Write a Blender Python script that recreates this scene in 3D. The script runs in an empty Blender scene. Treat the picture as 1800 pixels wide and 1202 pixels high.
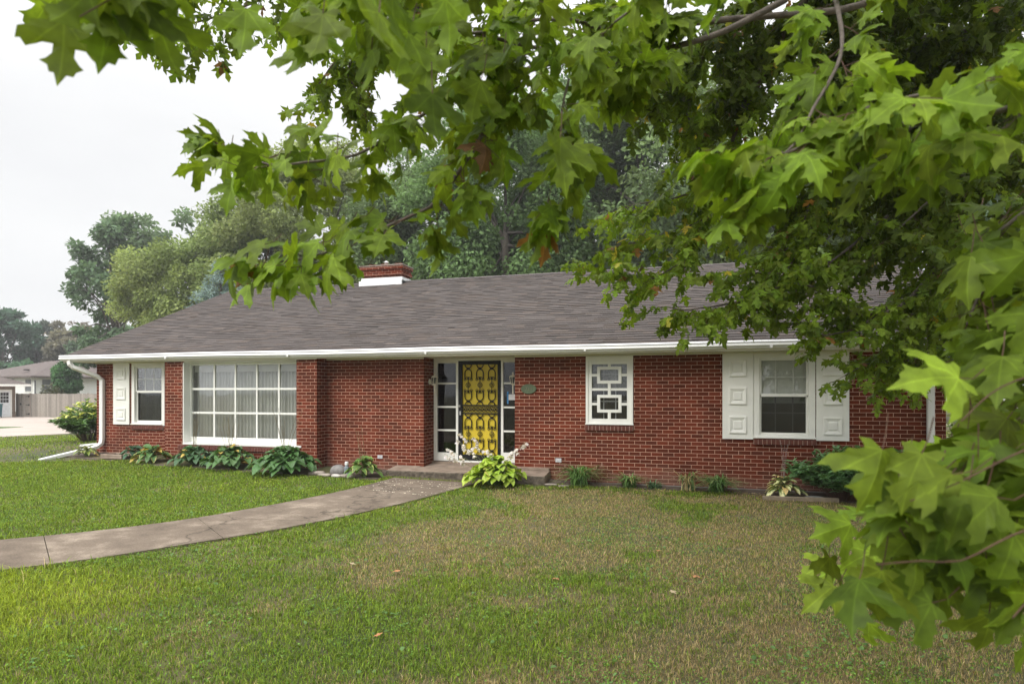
import bpy, math, random
import numpy as np
from mathutils import Vector
from mathutils.geometry import tessellate_polygon
S = bpy.context.scene
COL = S.collection
R = math.radians

# ------------------------------------------------------------------ camera, sky, sun, exposure
F, HX, HY, TH = 1085.0, 900.0, 688.0, R(16.2)
CS, SN = math.cos(TH), math.sin(TH)
CAMY, CAMZ = -11.35, 1.70
cam_d = bpy.data.cameras.new('camera')
cam = bpy.data.objects.new('camera', cam_d); COL.objects.link(cam)
cam.location = (0, CAMY, CAMZ); cam.rotation_euler = (R(90), 0, TH)
cam_d.sensor_width = 36; cam_d.lens = F / 1800 * 36
cam_d.shift_y = (HY - 601) / 1800
cam_d.clip_start = 0.05; cam_d.clip_end = 2000
cam_d.dof.use_dof = True; cam_d.dof.focus_distance = 11.5; cam_d.dof.aperture_fstop = 4.2
S.camera = cam

w = bpy.data.worlds.new('World'); S.world = w; w.use_nodes = True
nt = w.node_tree; nt.nodes.clear()
out = nt.nodes.new('ShaderNodeOutputWorld'); bg = nt.nodes.new('ShaderNodeBackground')
sky = nt.nodes.new('ShaderNodeTexSky'); sky.sky_type = 'NISHITA'; sky.sun_disc = False
SUN_EL, SUN_AZ = R(42), R(203)
sky.sun_elevation = SUN_EL; sky.sun_rotation = SUN_AZ
sky.air_density = 1.0; sky.dust_density = 6.0; sky.ozone_density = 1.0
hs = nt.nodes.new('ShaderNodeHueSaturation'); hs.inputs['Saturation'].default_value = 0.12
nt.links.new(sky.outputs[0], hs.inputs['Color'])
# overcast deck: level the brightness so the clouds are an even bright sheet with faint structure
tc = nt.nodes.new('ShaderNodeTexCoord'); nz = nt.nodes.new('ShaderNodeTexNoise')
nz.inputs['Scale'].default_value = 2.2; nz.inputs['Detail'].default_value = 4
mp = nt.nodes.new('ShaderNodeMapping'); mp.inputs['Scale'].default_value = (1, 1, 3)
nt.links.new(tc.outputs['Generated'], mp.inputs[0]); nt.links.new(mp.outputs[0], nz.inputs['Vector'])
rp = nt.nodes.new('ShaderNodeValToRGB')
rp.color_ramp.elements[0].position = .3; rp.color_ramp.elements[0].color = (.93, .94, .96, 1)
rp.color_ramp.elements[1].position = .7; rp.color_ramp.elements[1].color = (1.06, 1.065, 1.07, 1)
nt.links.new(nz.outputs['Fac'], rp.inputs[0])
mx = nt.nodes.new('ShaderNodeMix'); mx.data_type = 'RGBA'; mx.inputs[0].default_value = 0.95
sx_ = nt.nodes.new('ShaderNodeSeparateXYZ'); nt.links.new(tc.outputs['Generated'], sx_.inputs[0])   # an overcast sky is brightest overhead
gr_ = nt.nodes.new('ShaderNodeMapRange'); gr_.interpolation_type = 'SMOOTHSTEP'; gr_.inputs[1].default_value = 0.35; gr_.inputs[2].default_value = 1.0; gr_.inputs[3].default_value = 5.75; gr_.inputs[4].default_value = 21.0
nt.links.new(sx_.outputs[2], gr_.inputs[0]); sc_ = nt.nodes.new('ShaderNodeVectorMath'); sc_.operation = 'SCALE'
nt.links.new(rp.outputs[0], sc_.inputs[0]); nt.links.new(gr_.outputs[0], sc_.inputs['Scale'])
nt.links.new(hs.outputs[0], mx.inputs[6]); nt.links.new(sc_.outputs[0], mx.inputs[7])
nt.links.new(mx.outputs[2], bg.inputs[0]); nt.links.new(bg.outputs[0], out.inputs[0])
bg.inputs[1].default_value = 0.10

sd = bpy.data.lights.new('sun', 'SUN'); sd.energy = 1.5; sd.angle = R(28); sd.color = (1, .96, .9)
sun = bpy.data.objects.new('sun', sd); COL.objects.link(sun)
_d = Vector((math.sin(SUN_AZ) * math.cos(SUN_EL), math.cos(SUN_AZ) * math.cos(SUN_EL), math.sin(SUN_EL)))
sun.rotation_euler = _d.to_track_quat('Z', 'Y').to_euler()
S.view_settings.view_transform = 'Standard'; S.view_settings.look = 'None'
S.view_settings.exposure = 0.78; S.view_settings.gamma = 1.0
S.cycles.use_denoising = True
S.cycles.max_bounces = 6; S.cycles.diffuse_bounces = 3; S.cycles.glossy_bounces = 3
S.cycles.transmission_bounces = 4; S.cycles.transparent_max_bounces = 8
S.cycles.caustics_reflective = False; S.cycles.caustics_refractive = False

# ------------------------------------------------------------------ helpers
rng = np.random.default_rng(7); random.seed(7)
def P(px, py, d):
    xc = (px - HX) / F * d
    return Vector((-d * SN + xc * CS, CAMY + d * CS + xc * SN, CAMZ + (HY - py) / F * d))
def sst(a, b, x):
    t = np.clip((np.asarray(x, float) - a) / (b - a), 0, 1); return t * t * (3 - 2 * t)
def hgt(x, y):
    x = np.asarray(x, float); y = np.asarray(y, float)
    L = sst(-1, -12.5, x); W = np.where(y < 0, np.exp(np.minimum(y, 0) / 2.6), 1.0)
    return .25 * L * W * (1 - sst(-15, -24, x)) - .30 * sst(-17, -31, x)
def G(px, py):
    z = 0.0
    for _ in range(12):
        d = F * (CAMZ - z) / (py - HY); xc = (px - HX) / F * d
        x, y = -d * SN + xc * CS, CAMY + d * CS + xc * SN
        z = float(hgt(x, y))
    return Vector((x, y, z))
def vnoise(x, y, sc, seed=0):
    x = np.asarray(x) / sc; y = np.asarray(y) / sc
    xi = np.floor(x).astype(np.int64); yi = np.floor(y).astype(np.int64)
    fx = x - xi; fy = y - yi; fx = fx * fx * (3 - 2 * fx); fy = fy * fy * (3 - 2 * fy)
    def h(a, b):
        n = (a * 374761393 + b * 668265263 + seed * 69069) & 0x7fffffff
        n = ((n ^ (n >> 13)) * 1274126177) & 0x7fffffff
        return ((n ^ (n >> 16)) & 0xffff) / 65535.0
    return (h(xi, yi) * (1 - fx) + h(xi + 1, yi) * fx) * (1 - fy) + (h(xi, yi + 1) * (1 - fx) + h(xi + 1, yi + 1) * fx) * fy
def fbm(x, y, sc, seed=0):
    return .5 * vnoise(x, y, sc, seed) + .3 * vnoise(x, y, sc * .45, seed + 1) + .2 * vnoise(x, y, sc * .2, seed + 2)

def tag(o, label=None, cat=None, group=None, kind=None):
    if label: o['label'] = label
    if cat: o['category'] = cat
    if group: o['group'] = group
    if kind: o['kind'] = kind
    return o
def thing(name, label, cat, loc=(0, 0, 0), rz=0, group=None):
    o = bpy.data.objects.new(name, None); COL.objects.link(o); o.empty_display_size = .2
    o.location = loc; o.rotation_euler = (0, 0, rz)
    return tag(o, label, cat, group)
def link(name, me, parent=None, mat=None):
    o = bpy.data.objects.new(name, me); COL.objects.link(o)
    if parent: o.parent = parent
    if mat:
        for m in (mat if isinstance(mat, (list, tuple)) else [mat]): me.materials.append(m)
    return o
def copy_tree(o, parent=None):
    c = o.copy(); COL.objects.link(c)
    if parent: c.parent = parent
    for ch in list(o.children): copy_tree(ch, c)
    return c

class MB:
    def __init__(s): s.v = []; s.f = []; s.m = []; s.c = []; s.mi = 0; s.col = (1, 1, 1); s.sm = []; s.smooth = False
    def add(s, vs, fs):
        b = len(s.v); s.v += [tuple(v) for v in vs]; s.c += [s.col] * len(vs)
        for f in fs: s.f.append([b + i for i in f]); s.m.append(s.mi); s.sm.append(s.smooth)
        return s
    def quad(s, a, b, c, d): return s.add([a, b, c, d], [(0, 1, 2, 3)])
    def box(s, x0, x1, y0, y1, z0, z1):
        return s.add([(x0, y0, z0), (x1, y0, z0), (x1, y1, z0), (x0, y1, z0), (x0, y0, z1), (x1, y0, z1), (x1, y1, z1), (x0, y1, z1)],
                     [(0, 3, 2, 1), (4, 5, 6, 7), (0, 1, 5, 4), (1, 2, 6, 5), (2, 3, 7, 6), (3, 0, 4, 7)])
    def tube(s, pts, r0, r1=None, n=6, cap=True):
        pts = [Vector(p) for p in pts]; k = len(pts)
        if r1 is None: r1 = r0
        vs = []; up = None
        for i, p in enumerate(pts):
            t = (pts[min(i + 1, k - 1)] - pts[max(i - 1, 0)])
            if t.length < 1e-9: t = Vector((0, 0, 1))
            t.normalize()
            if up is None: up = Vector((0, 0, 1)) if abs(t.z) < .9 else Vector((1, 0, 0))
            a = t.cross(up)
            if a.length < 1e-4: a = t.orthogonal()
            a.normalize(); b = a.cross(t); up = b
            if isinstance(r0, (list, tuple)): r = r0[i]
            else: r = r0 + (r1 - r0) * i / max(k - 1, 1)
            for j in range(n):
                an = 2 * math.pi * j / n + math.pi / n
                vs.append(p + (a * math.cos(an) + b * math.sin(an)) * r)
        fs = []
        for i in range(k - 1):
            for j in range(n):
                fs.append((i * n + j, i * n + (j + 1) % n, (i + 1) * n + (j + 1) % n, (i + 1) * n + j))
        if cap: fs += [tuple(range(n))[::-1], tuple((k - 1) * n + j for j in range(n))]
        return s.add(vs, [f[::-1] for f in fs])
    def lathe(s, c, prof, n=12):
        vs = []; k = len(prof)
        for r, z in prof:
            for j in range(n):
                a = 2 * math.pi * j / n; vs.append((c[0] + r * math.cos(a), c[1] + r * math.sin(a), c[2] + z))
        fs = [(i * n + j, i * n + (j + 1) % n, (i + 1) * n + (j + 1) % n, (i + 1) * n + j) for i in range(k - 1) for j in range(n)]
        fs += [tuple(range(n))[::-1], tuple((k - 1) * n + j for j in range(n))]
        return s.add(vs, fs)
    def build(s, name, mat, parent=None, uv=False, cols=False, bevel=0):
        me = bpy.data.meshes.new(name); me.from_pydata(s.v, [], s.f); me.update()
        if any(s.m): me.polygons.foreach_set('material_index', s.m)
        if any(s.sm): me.polygons.foreach_set('use_smooth', s.sm)
        if uv: auto_uv(me)
        if cols:
            at = me.color_attributes.new('Col', 'FLOAT_COLOR', 'POINT')
            at.data.foreach_set('color', np.c_[np.array(s.c, np.float32), np.ones(len(s.c), np.float32)].ravel())
        o = link(name, me, parent, mat)
        if bevel:
            b = o.modifiers.new('bevel', 'BEVEL'); b.width = bevel; b.segments = 2; b.limit_method = 'ANGLE'
        return o
def auto_uv(me):
    uv = me.uv_layers.new(name='UVMap').data
    for p in me.polygons:
        n = p.normal; ax = max(range(3), key=lambda i: abs(n[i]))
        for li in p.loop_indices:
            co = me.vertices[me.loops[li].vertex_index].co
            uv[li].uv = (co.y, co.z) if ax == 0 else (co.x, co.z) if ax == 1 else (co.x, co.y)
def bulk(name, V, T, mat, C=None, parent=None, UV=None, smooth=False):
    V = np.ascontiguousarray(V, np.float32); T = np.ascontiguousarray(T, np.int32)
    me = bpy.data.meshes.new(name); k = T.shape[1]
    me.vertices.add(len(V)); me.vertices.foreach_set('co', V.ravel())
    me.loops.add(T.size); me.loops.foreach_set('vertex_index', T.ravel())
    me.polygons.add(len(T)); me.polygons.foreach_set('loop_start', np.arange(0, T.size, k, dtype=np.int32))
    if smooth: me.polygons.foreach_set('use_smooth', np.ones(len(T), bool))
    me.update(calc_edges=True)
    if C is not None:
        at = me.color_attributes.new('Col', 'FLOAT_COLOR', 'POINT')
        at.data.foreach_set('color', np.c_[C, np.ones(len(C))].astype(np.float32).ravel())
    if UV is not None:
        u = me.uv_layers.new(name='UVMap'); u.data.foreach_set('uv', UV[T.ravel()].astype(np.float32).ravel())
    return link(name, me, parent, mat)
def unit(a): return a / np.maximum(np.linalg.norm(a, axis=-1, keepdims=True), 1e-9)
def frames(t, n):            # x = across, y = along the leaf, z = face normal
    t = unit(t); n = n - (n * t).sum(-1, keepdims=True) * t; n = unit(n); x = np.cross(t, n)
    return np.stack([x, t, n], -1)
def scatter(tv, tf, pos, M, sc, col):
    V = np.einsum('nij,kj->nki', M, tv) * sc[:, None, None] + pos[:, None, :]
    N, K = len(pos), len(tv)
    T = (tf[None] + (np.arange(N) * K)[:, None, None]).reshape(-1, tf.shape[1])
    C = np.repeat(col, K, 0)
    return V.reshape(-1, 3), T, C, np.tile(tv[:, :2], (N, 1))
class Acc:
    def __init__(s): s.p = []; s.n = 0
    def add(s, V, T, C, U): s.p.append((V, T + s.n, C, U)); s.n += len(V)
    def build(s, name, mat, parent=None, smooth=False):
        V, T, C, U = (np.concatenate([q[i] for q in s.p]) for i in range(4))
        return bulk(name, V, T, mat, C, parent, U, smooth)

# ------------------------------------------------------------------ materials
def newmat(name):
    m = bpy.data.materials.new(name); m.use_nodes = True
    n = m.node_tree; b = n.nodes['Principled BSDF']; return m, n, b
def N(n, t, **k):
    x = n.nodes.new(t)
    for a, v in k.items():
        if a.startswith('i_'):
            key = a[2:]; key = int(key) if key.isdigit() else key.replace('_', ' ')
            x.inputs[key].default_value = v
        else: setattr(x, a, v)
    return x
def plain(name, col, rough=.6, var=.12, scale=6, bump=0.0, bscale=40, metal=0, spec=.4, col2=None):
    m, n, b = newmat(name)
    t = N(n, 'ShaderNodeTexCoord'); z = N(n, 'ShaderNodeTexNoise', i_Scale=scale, i_Detail=5, i_Roughness=.6)
    n.links.new(t.outputs['Object'], z.inputs['Vector'])
    r = N(n, 'ShaderNodeValToRGB'); e = r.color_ramp.elements
    e[0].position = .3; e[1].position = .72
    c2 = col2 or tuple(min(1, c * (1 + var)) for c in col); c1 = tuple(c * (1 - var) for c in col) if not col2 else col
    e[0].color = (*c1, 1); e[1].color = (*c2, 1)
    n.links.new(z.outputs['Fac'], r.inputs[0]); n.links.new(r.outputs[0], b.inputs['Base Color'])
    b.inputs['Roughness'].default_value = rough; b.inputs['Metallic'].default_value = metal
    b.inputs['Specular IOR Level'].default_value = spec
    if bump:
        z2 = N(n, 'ShaderNodeTexNoise', i_Scale=bscale, i_Detail=4); n.links.new(t.outputs['Object'], z2.inputs['Vector'])
        bp = N(n, 'ShaderNodeBump', i_Strength=bump, i_Distance=.01); n.links.new(z2.outputs['Fac'], bp.inputs['Height'])
        n.links.new(bp.outputs[0], b.inputs['Normal'])
    return m
def leafmat(name, transl=.35, rough=.45, spec=.35, veins=False, gain=1.0, glow=(1.5, 1.45, .7)):
    m, n, b = newmat(name); o = n.nodes['Material Output']
    a = N(n, 'ShaderNodeAttribute', attribute_name='Col')
    t = N(n, 'ShaderNodeTexCoord'); z = N(n, 'ShaderNodeTexNoise', i_Scale=30, i_Detail=3)
    n.links.new(t.outputs['Object'], z.inputs['Vector'])
    mr = N(n, 'ShaderNodeMapRange'); mr.inputs[1].default_value = .3; mr.inputs[2].default_value = .7; mr.inputs[3].default_value = .72 * gain; mr.inputs[4].default_value = 1.28 * gain
    n.links.new(z.outputs['Fac'], mr.inputs[0])
    mul = N(n, 'ShaderNodeVectorMath', operation='SCALE'); n.links.new(a.outputs['Color'], mul.inputs[0]); n.links.new(mr.outputs[0], mul.inputs['Scale'])
    col = mul.outputs[0]
    if veins:
        u = N(n, 'ShaderNodeSeparateXYZ'); n.links.new(t.outputs['UV'], u.inputs[0])
        ab = N(n, 'ShaderNodeMath', operation='ABSOLUTE'); n.links.new(u.outputs[0], ab.inputs[0])
        dmin = None
        for ang in (0, R(43), R(82)):
            p1 = N(n, 'ShaderNodeMath', operation='MULTIPLY', i_1=math.cos(ang)); n.links.new(ab.outputs[0], p1.inputs[0])
            p2 = N(n, 'ShaderNodeMath', operation='MULTIPLY', i_1=math.sin(ang)); n.links.new(u.outputs[1], p2.inputs[0])
            sb = N(n, 'ShaderNodeMath', operation='SUBTRACT'); n.links.new(p1.outputs[0], sb.inputs[0]); n.links.new(p2.outputs[0], sb.inputs[1])
            q = N(n, 'ShaderNodeMath', operation='ABSOLUTE'); n.links.new(sb.outputs[0], q.inputs[0])
            if dmin is None: dmin = q
            else:
                mn = N(n, 'ShaderNodeMath', operation='MINIMUM'); n.links.new(dmin.outputs[0], mn.inputs[0]); n.links.new(q.outputs[0], mn.inputs[1]); dmin = mn
        vr = N(n, 'ShaderNodeMapRange'); vr.inputs[1].default_value = .004; vr.inputs[2].default_value = .022; vr.inputs[3].default_value = 1.38; vr.inputs[4].default_value = 1.0
        n.links.new(dmin.outputs[0], vr.inputs[0])
        m2 = N(n, 'ShaderNodeVectorMath', operation='SCALE'); n.links.new(col, m2.inputs[0]); n.links.new(vr.outputs[0], m2.inputs['Scale']); col = m2.outputs[0]
    n.links.new(col, b.inputs['Base Color']); b.inputs['Roughness'].default_value = rough; b.inputs['Specular IOR Level'].default_value = spec
    tr = N(n, 'ShaderNodeBsdfTranslucent')
    tm = N(n, 'ShaderNodeVectorMath', operation='MULTIPLY'); tm.inputs[1].default_value = glow
    n.links.new(col, tm.inputs[0]); n.links.new(tm.outputs[0], tr.inputs[0])
    ms = N(n, 'ShaderNodeMixShader', i_0=transl); n.links.new(b.outputs[0], ms.inputs[1]); n.links.new(tr.outputs[0], ms.inputs[2])
    n.links.new(ms.outputs[0], o.inputs[0]); return m
def brickmat(name, c1, c2, mort, bw=.197, rh=.0677, ms=.0036, bump=.6, stain=True):
    m, n, b = newmat(name)
    t = N(n, 'ShaderNodeTexCoord')
    br = N(n, 'ShaderNodeTexBrick', i_Scale=1, i_Mortar_Size=ms, i_Mortar_Smooth=.15, i_Bias=-.1, i_Brick_Width=bw, i_Row_Height=rh)
    br.offset = .5; br.inputs['Color1'].default_value = (*c1, 1); br.inputs['Color2'].default_value = (*c2, 1); br.inputs['Mortar'].default_value = (*mort, 1)
    zw = N(n, 'ShaderNodeTexNoise', i_Scale=14, i_Detail=2); n.links.new(t.outputs['UV'], zw.inputs['Vector'])
    wv = N(n, 'ShaderNodeVectorMath', operation='SCALE'); wv.inputs['Scale'].default_value = .003; n.links.new(zw.outputs['Color'], wv.inputs[0])
    av = N(n, 'ShaderNodeVectorMath', operation='ADD'); n.links.new(t.outputs['UV'], av.inputs[0]); n.links.new(wv.outputs[0], av.inputs[1])
    n.links.new(av.outputs[0], br.inputs['Vector'])
    z = N(n, 'ShaderNodeTexNoise', i_Scale=90, i_Detail=4); n.links.new(t.outputs['UV'], z.inputs['Vector'])
    z3 = N(n, 'ShaderNodeTexNoise', i_Scale=1.3, i_Detail=3); n.links.new(t.outputs['UV'], z3.inputs['Vector'])
    mr = N(n, 'ShaderNodeMapRange'); mr.inputs[3].default_value = .62; mr.inputs[4].default_value = 1.38; n.links.new(z.outputs['Fac'], mr.inputs[0])
    mr3 = N(n, 'ShaderNodeMapRange'); mr3.inputs[1].default_value = .3; mr3.inputs[2].default_value = .7; mr3.inputs[3].default_value = .80; mr3.inputs[4].default_value = 1.2; n.links.new(z3.outputs['Fac'], mr3.inputs[0])
    mm = N(n, 'ShaderNodeMath', operation='MULTIPLY'); n.links.new(mr.outputs[0], mm.inputs[0]); n.links.new(mr3.outputs[0], mm.inputs[1])
    sc = N(n, 'ShaderNodeVectorMath', operation='SCALE'); n.links.new(br.outputs['Color'], sc.inputs[0]); n.links.new(mm.outputs[0], sc.inputs['Scale'])
    su = N(n, 'ShaderNodeSeparateXYZ'); n.links.new(t.outputs['UV'], su.inputs[0])
    zs = N(n, 'ShaderNodeTexNoise', i_Scale=2.2, i_Detail=5); n.links.new(t.outputs['UV'], zs.inputs['Vector'])
    ma = N(n, 'ShaderNodeMath', operation='MULTIPLY_ADD', i_1=-.9, i_2=.45); n.links.new(zs.outputs['Fac'], ma.inputs[0])
    ms2 = N(n, 'ShaderNodeMath', operation='ADD'); n.links.new(su.outputs[1], ms2.inputs[0]); n.links.new(ma.outputs[0], ms2.inputs[1])
    mk = N(n, 'ShaderNodeMapRange'); mk.inputs[1].default_value = .05; mk.inputs[2].default_value = .34; mk.inputs[3].default_value = .38 if stain else 0; mk.inputs[4].default_value = 0; n.links.new(ms2.outputs[0], mk.inputs[0])
    mxs = N(n, 'ShaderNodeMix', data_type='RGBA'); mxs.inputs[7].default_value = (.26, .17, .13, 1); n.links.new(mk.outputs[0], mxs.inputs[0]); n.links.new(sc.outputs[0], mxs.inputs[6])
    n.links.new(mxs.outputs[2], b.inputs['Base Color']); b.inputs['Roughness'].default_value = .9; b.inputs['Specular IOR Level'].default_value = .08
    inv = N(n, 'ShaderNodeMath', operation='SUBTRACT', i_0=1.0); n.links.new(br.outputs['Fac'], inv.inputs[1])
    ad = N(n, 'ShaderNodeMath', operation='MULTIPLY_ADD', i_1=.25); n.links.new(z.outputs['Fac'], ad.inputs[0]); n.links.new(inv.outputs[0], ad.inputs[2])
    bp = N(n, 'ShaderNodeBump', i_Strength=bump, i_Distance=.008); n.links.new(ad.outputs[0], bp.inputs['Height']); n.links.new(bp.outputs[0], b.inputs['Normal'])
    return m
def attrmat(name, rough=.85, spec=.25, var=.2, scale=60, bump=0):
    m, n, b = newmat(name); a = N(n, 'ShaderNodeAttribute', attribute_name='Col')
    t = N(n, 'ShaderNodeTexCoord'); z = N(n, 'ShaderNodeTexNoise', i_Scale=scale, i_Detail=4); n.links.new(t.outputs['Object'], z.inputs['Vector'])
    mr = N(n, 'ShaderNodeMapRange'); mr.inputs[3].default_value = 1 - var; mr.inputs[4].default_value = 1 + var; n.links.new(z.outputs['Fac'], mr.inputs[0])
    sc = N(n, 'ShaderNodeVectorMath', operation='SCALE'); n.links.new(a.outputs['Color'], sc.inputs[0]); n.links.new(mr.outputs[0], sc.inputs['Scale'])
    n.links.new(sc.outputs[0], b.inputs['Base Color']); b.inputs['Roughness'].default_value = rough; b.inputs['Specular IOR Level'].default_value = spec
    if bump:
        bp = N(n, 'ShaderNodeBump', i_Strength=bump, i_Distance=.004); n.links.new(z.outputs['Fac'], bp.inputs['Height']); n.links.new(bp.outputs[0], b.inputs['Normal'])
    return m
def glassmat(name, tint=(.93, .94, .94), base=.035):
    m, n, b = newmat(name); o = n.nodes['Material Output']
    tr = N(n, 'ShaderNodeBsdfTransparent'); tr.inputs[0].default_value = (*tint, 1)
    gl = N(n, 'ShaderNodeBsdfGlossy'); gl.inputs['Roughness'].default_value = .02
    lw = N(n, 'ShaderNodeLayerWeight', i_Blend=.35); mr = N(n, 'ShaderNodeMapRange'); mr.inputs[3].default_value = base; mr.inputs[4].default_value = .45
    n.links.new(lw.outputs['Fresnel'], mr.inputs[0])
    t = N(n, 'ShaderNodeTexCoord'); z = N(n, 'ShaderNodeTexNoise', i_Scale=1.5); n.links.new(t.outputs['Object'], z.inputs['Vector'])
    bp = N(n, 'ShaderNodeBump', i_Strength=.03, i_Distance=.05); n.links.new(z.outputs['Fac'], bp.inputs['Height']); n.links.new(bp.outputs[0], gl.inputs['Normal'])
    ms = N(n, 'ShaderNodeMixShader'); n.links.new(mr.outputs[0], ms.inputs[0]); n.links.new(tr.outputs[0], ms.inputs[1]); n.links.new(gl.outputs[0], ms.inputs[2])
    n.links.new(ms.outputs[0], o.inputs[0]); return m

M = {}
M['brick'] = brickmat('red_brick', (.162, .034, .017), (.080, .019, .010), (.60, .40, .305))
M['sillbrick'] = plain('sill_brick', (.125, .040, .028), .85, .3, 18, .3, 60)
M['mortar'] = plain('mortar', (.45, .33, .27), .9, .15, 20)
M['white'] = plain('white_paint', (.82, .82, .78), .45, .05, 3, .05, 80)
M['soffit'] = plain('soffit_paint', (.74, .72, .63), .6, .06, 2, .05, 60)
M['gutter'] = plain('gutter_metal', (.78, .78, .77), .3, .05, 2)
M['glass'] = glassmat('window_glass')
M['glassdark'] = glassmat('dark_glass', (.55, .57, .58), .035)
M['curtain'] = plain('curtain_cloth', (.56, .56, .52), .9, .08, 3)
M['dimcurtain'] = plain('dim_curtain', (.16, .16, .16), .9, .1, 3)
M['shade'] = plain('roller_shade', (.68, .68, .62), .8, .05, 2)
M['dark'] = plain('dark_interior', (.02, .02, .021), .8, .1, 3)  # near black: the gloom of unlit rooms is put into the colour
M['iron'] = plain('black_iron', (.010, .010, .011), .55, .2, 20, spec=.25)
M['yellow'] = plain('yellow_paint', (.66, .50, .030), .5, .08, 4)
M['silver'] = plain('silver_metal', (.6, .6, .6), .3, .1, 20, metal=1)
M['concrete'] = plain('concrete_walk', (.115, .092, .073), .9, .22, 4.0, .5, 60, col2=(.225, .185, .148))
def walkmat():
    m, n, b = newmat('worn_walk'); t = N(n, 'ShaderNodeTexCoord')
    a = N(n, 'ShaderNodeTexNoise', i_Scale=1.6, i_Detail=7, i_Roughness=.7); c = N(n, 'ShaderNodeTexNoise', i_Scale=55, i_Detail=4, i_Roughness=.8); v = N(n, 'ShaderNodeTexVoronoi', feature='DISTANCE_TO_EDGE', i_Scale=.55)
    zw = N(n, 'ShaderNodeTexNoise', i_Scale=3, i_Detail=4); n.links.new(t.outputs['Object'], zw.inputs['Vector'])
    ad = N(n, 'ShaderNodeMix', data_type='RGBA', i_0=.22); n.links.new(t.outputs['Object'], ad.inputs[6]); n.links.new(zw.outputs['Color'], ad.inputs[7]); n.links.new(ad.outputs[2], v.inputs['Vector'])
    for q in (a, c): n.links.new(t.outputs['Object'], q.inputs['Vector'])
    r = N(n, 'ShaderNodeValToRGB'); e = r.color_ramp.elements; e[0].position = .35; e[0].color = (.130, .103, .080, 1); e[1].position = .68; e[1].color = (.31, .255, .20, 1); e2 = r.color_ramp.elements.new(.52); e2.color = (.178, .142, .110, 1)
    n.links.new(a.outputs['Fac'], r.inputs[0]); mr = N(n, 'ShaderNodeMapRange'); mr.inputs[1].default_value = .3; mr.inputs[2].default_value = .7; mr.inputs[3].default_value = .72; mr.inputs[4].default_value = 1.3; n.links.new(c.outputs['Fac'], mr.inputs[0])
    ck = N(n, 'ShaderNodeMapRange'); ck.inputs[1].default_value = .0; ck.inputs[2].default_value = .006; ck.inputs[3].default_value = .55; ck.inputs[4].default_value = 1; n.links.new(v.outputs['Distance'], ck.inputs[0])
    mm = N(n, 'ShaderNodeMath', operation='MULTIPLY'); n.links.new(mr.outputs[0], mm.inputs[0]); n.links.new(ck.outputs[0], mm.inputs[1])
    sc = N(n, 'ShaderNodeVectorMath', operation='SCALE'); n.links.new(r.outputs[0], sc.inputs[0]); n.links.new(mm.outputs[0], sc.inputs['Scale']); n.links.new(sc.outputs[0], b.inputs['Base Color'])
    b.inputs['Roughness'].default_value = .95; b.inputs['Specular IOR Level'].default_value = .1
    bp = N(n, 'ShaderNodeBump', i_Strength=.4, i_Distance=.006); n.links.new(c.outputs['Fac'], bp.inputs['Height']); n.links.new(bp.outputs[0], b.inputs['Normal']); return m
M['concrete'] = walkmat()
M['stepcon'] = plain('step_concrete', (.20, .15, .115), .9, .3, 5, .5, 50, col2=(.36, .285, .225))
M['drive'] = plain('driveway_concrete', (.44, .375, .33), .9, .1, .6, .2, 30)
M['kerb'] = plain('kerb_concrete', (.42, .38, .33), .9, .15, 3)
M['soil'] = plain('bed_soil', (.055, .042, .032), .95, .4, 9, .8, 30, col2=(.13, .10, .075))
M['stone'] = plain('pale_stone', (.30, .26, .22), .85, .25, 12, .5, 30)
M['palestone'] = plain('chalk_stone', (.50, .47, .43), .85, .25, 12, .5, 30)
M['greystone'] = plain('grey_stone', (.22, .21, .20), .85, .25, 12, .4, 30)
M['bark'] = plain('maple_bark', (.13, .108, .092), .9, .35, 25, .6, 60)
M['twig'] = plain('twig_bark', (.095, .050, .032), .7, .3, 30)
M['trunk'] = plain('tree_bark', (.11, .095, .08), .9, .35, 6, .6, 20)
M['leaf'] = leafmat('maple_leaf', .42, .55, .22, veins=True, gain=1.25)
M['farleaf'] = leafmat('tree_leaf', .34, .65, .08, gain=2.2, glow=(1.25, 1.25, .95))
M['plant'] = leafmat('plant_leaf', .22, .42, .4, gain=1.25)
M['grass'] = leafmat('grass_blade', .28, .7, .06, gain=1.3)
M['shingle'] = attrmat('roof_shingle', .92, .2, .28, 70, .5)
M['petal'] = leafmat('flower_petal', .3, .6, .2)
M['lantern'] = plain('lantern_cream', (.80, .75, .64), .5, .2, 20)
M['bronze'] = plain('plaque_bronze', (.085, .115, .065), .5, .25, 15, .2, 60)
M['bronzelet'] = plain('plaque_letter', (.17, .155, .10), .5, .2, 15)
M['siding'] = plain('white_siding', (.88, .89, .86), .6, .05, 2)
M['nroof'] = plain('neighbour_shingle', (.115, .092, .084), .95, .25, 3, .3, 10)
M['tanbrick'] = brickmat('tan_brick', (.23, .17, .13), (.17, .12, .095), (.30, .26, .22))
M['fence'] = attrmat('fence_board', .9, .2, .25, 8)
M['bin'] = plain('bin_plastic', (.012, .07, .085), .5, .1, 5)
M['cabinet'] = plain('cabinet_paint', (.42, .48, .45), .5, .1, 5)
M['asphalt'] = plain('street_asphalt', (.26, .235, .235), .9, .12, 1, .2, 30)
M['steel'] = plain('vent_steel', (.55, .55, .57), .5, .2, 30)
M['paper'] = plain('paper_sheet', (.8, .8, .82), .8, .03, 5)
M['tape'] = plain('blue_tape', (.06, .25, .55), .6, .1, 10)
M['dish'] = plain('dish_grey', (.13, .14, .15), .5, .1, 5)
M['dry'] = attrmat('dry_leaf', .8, .2, .3, 60)

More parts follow.
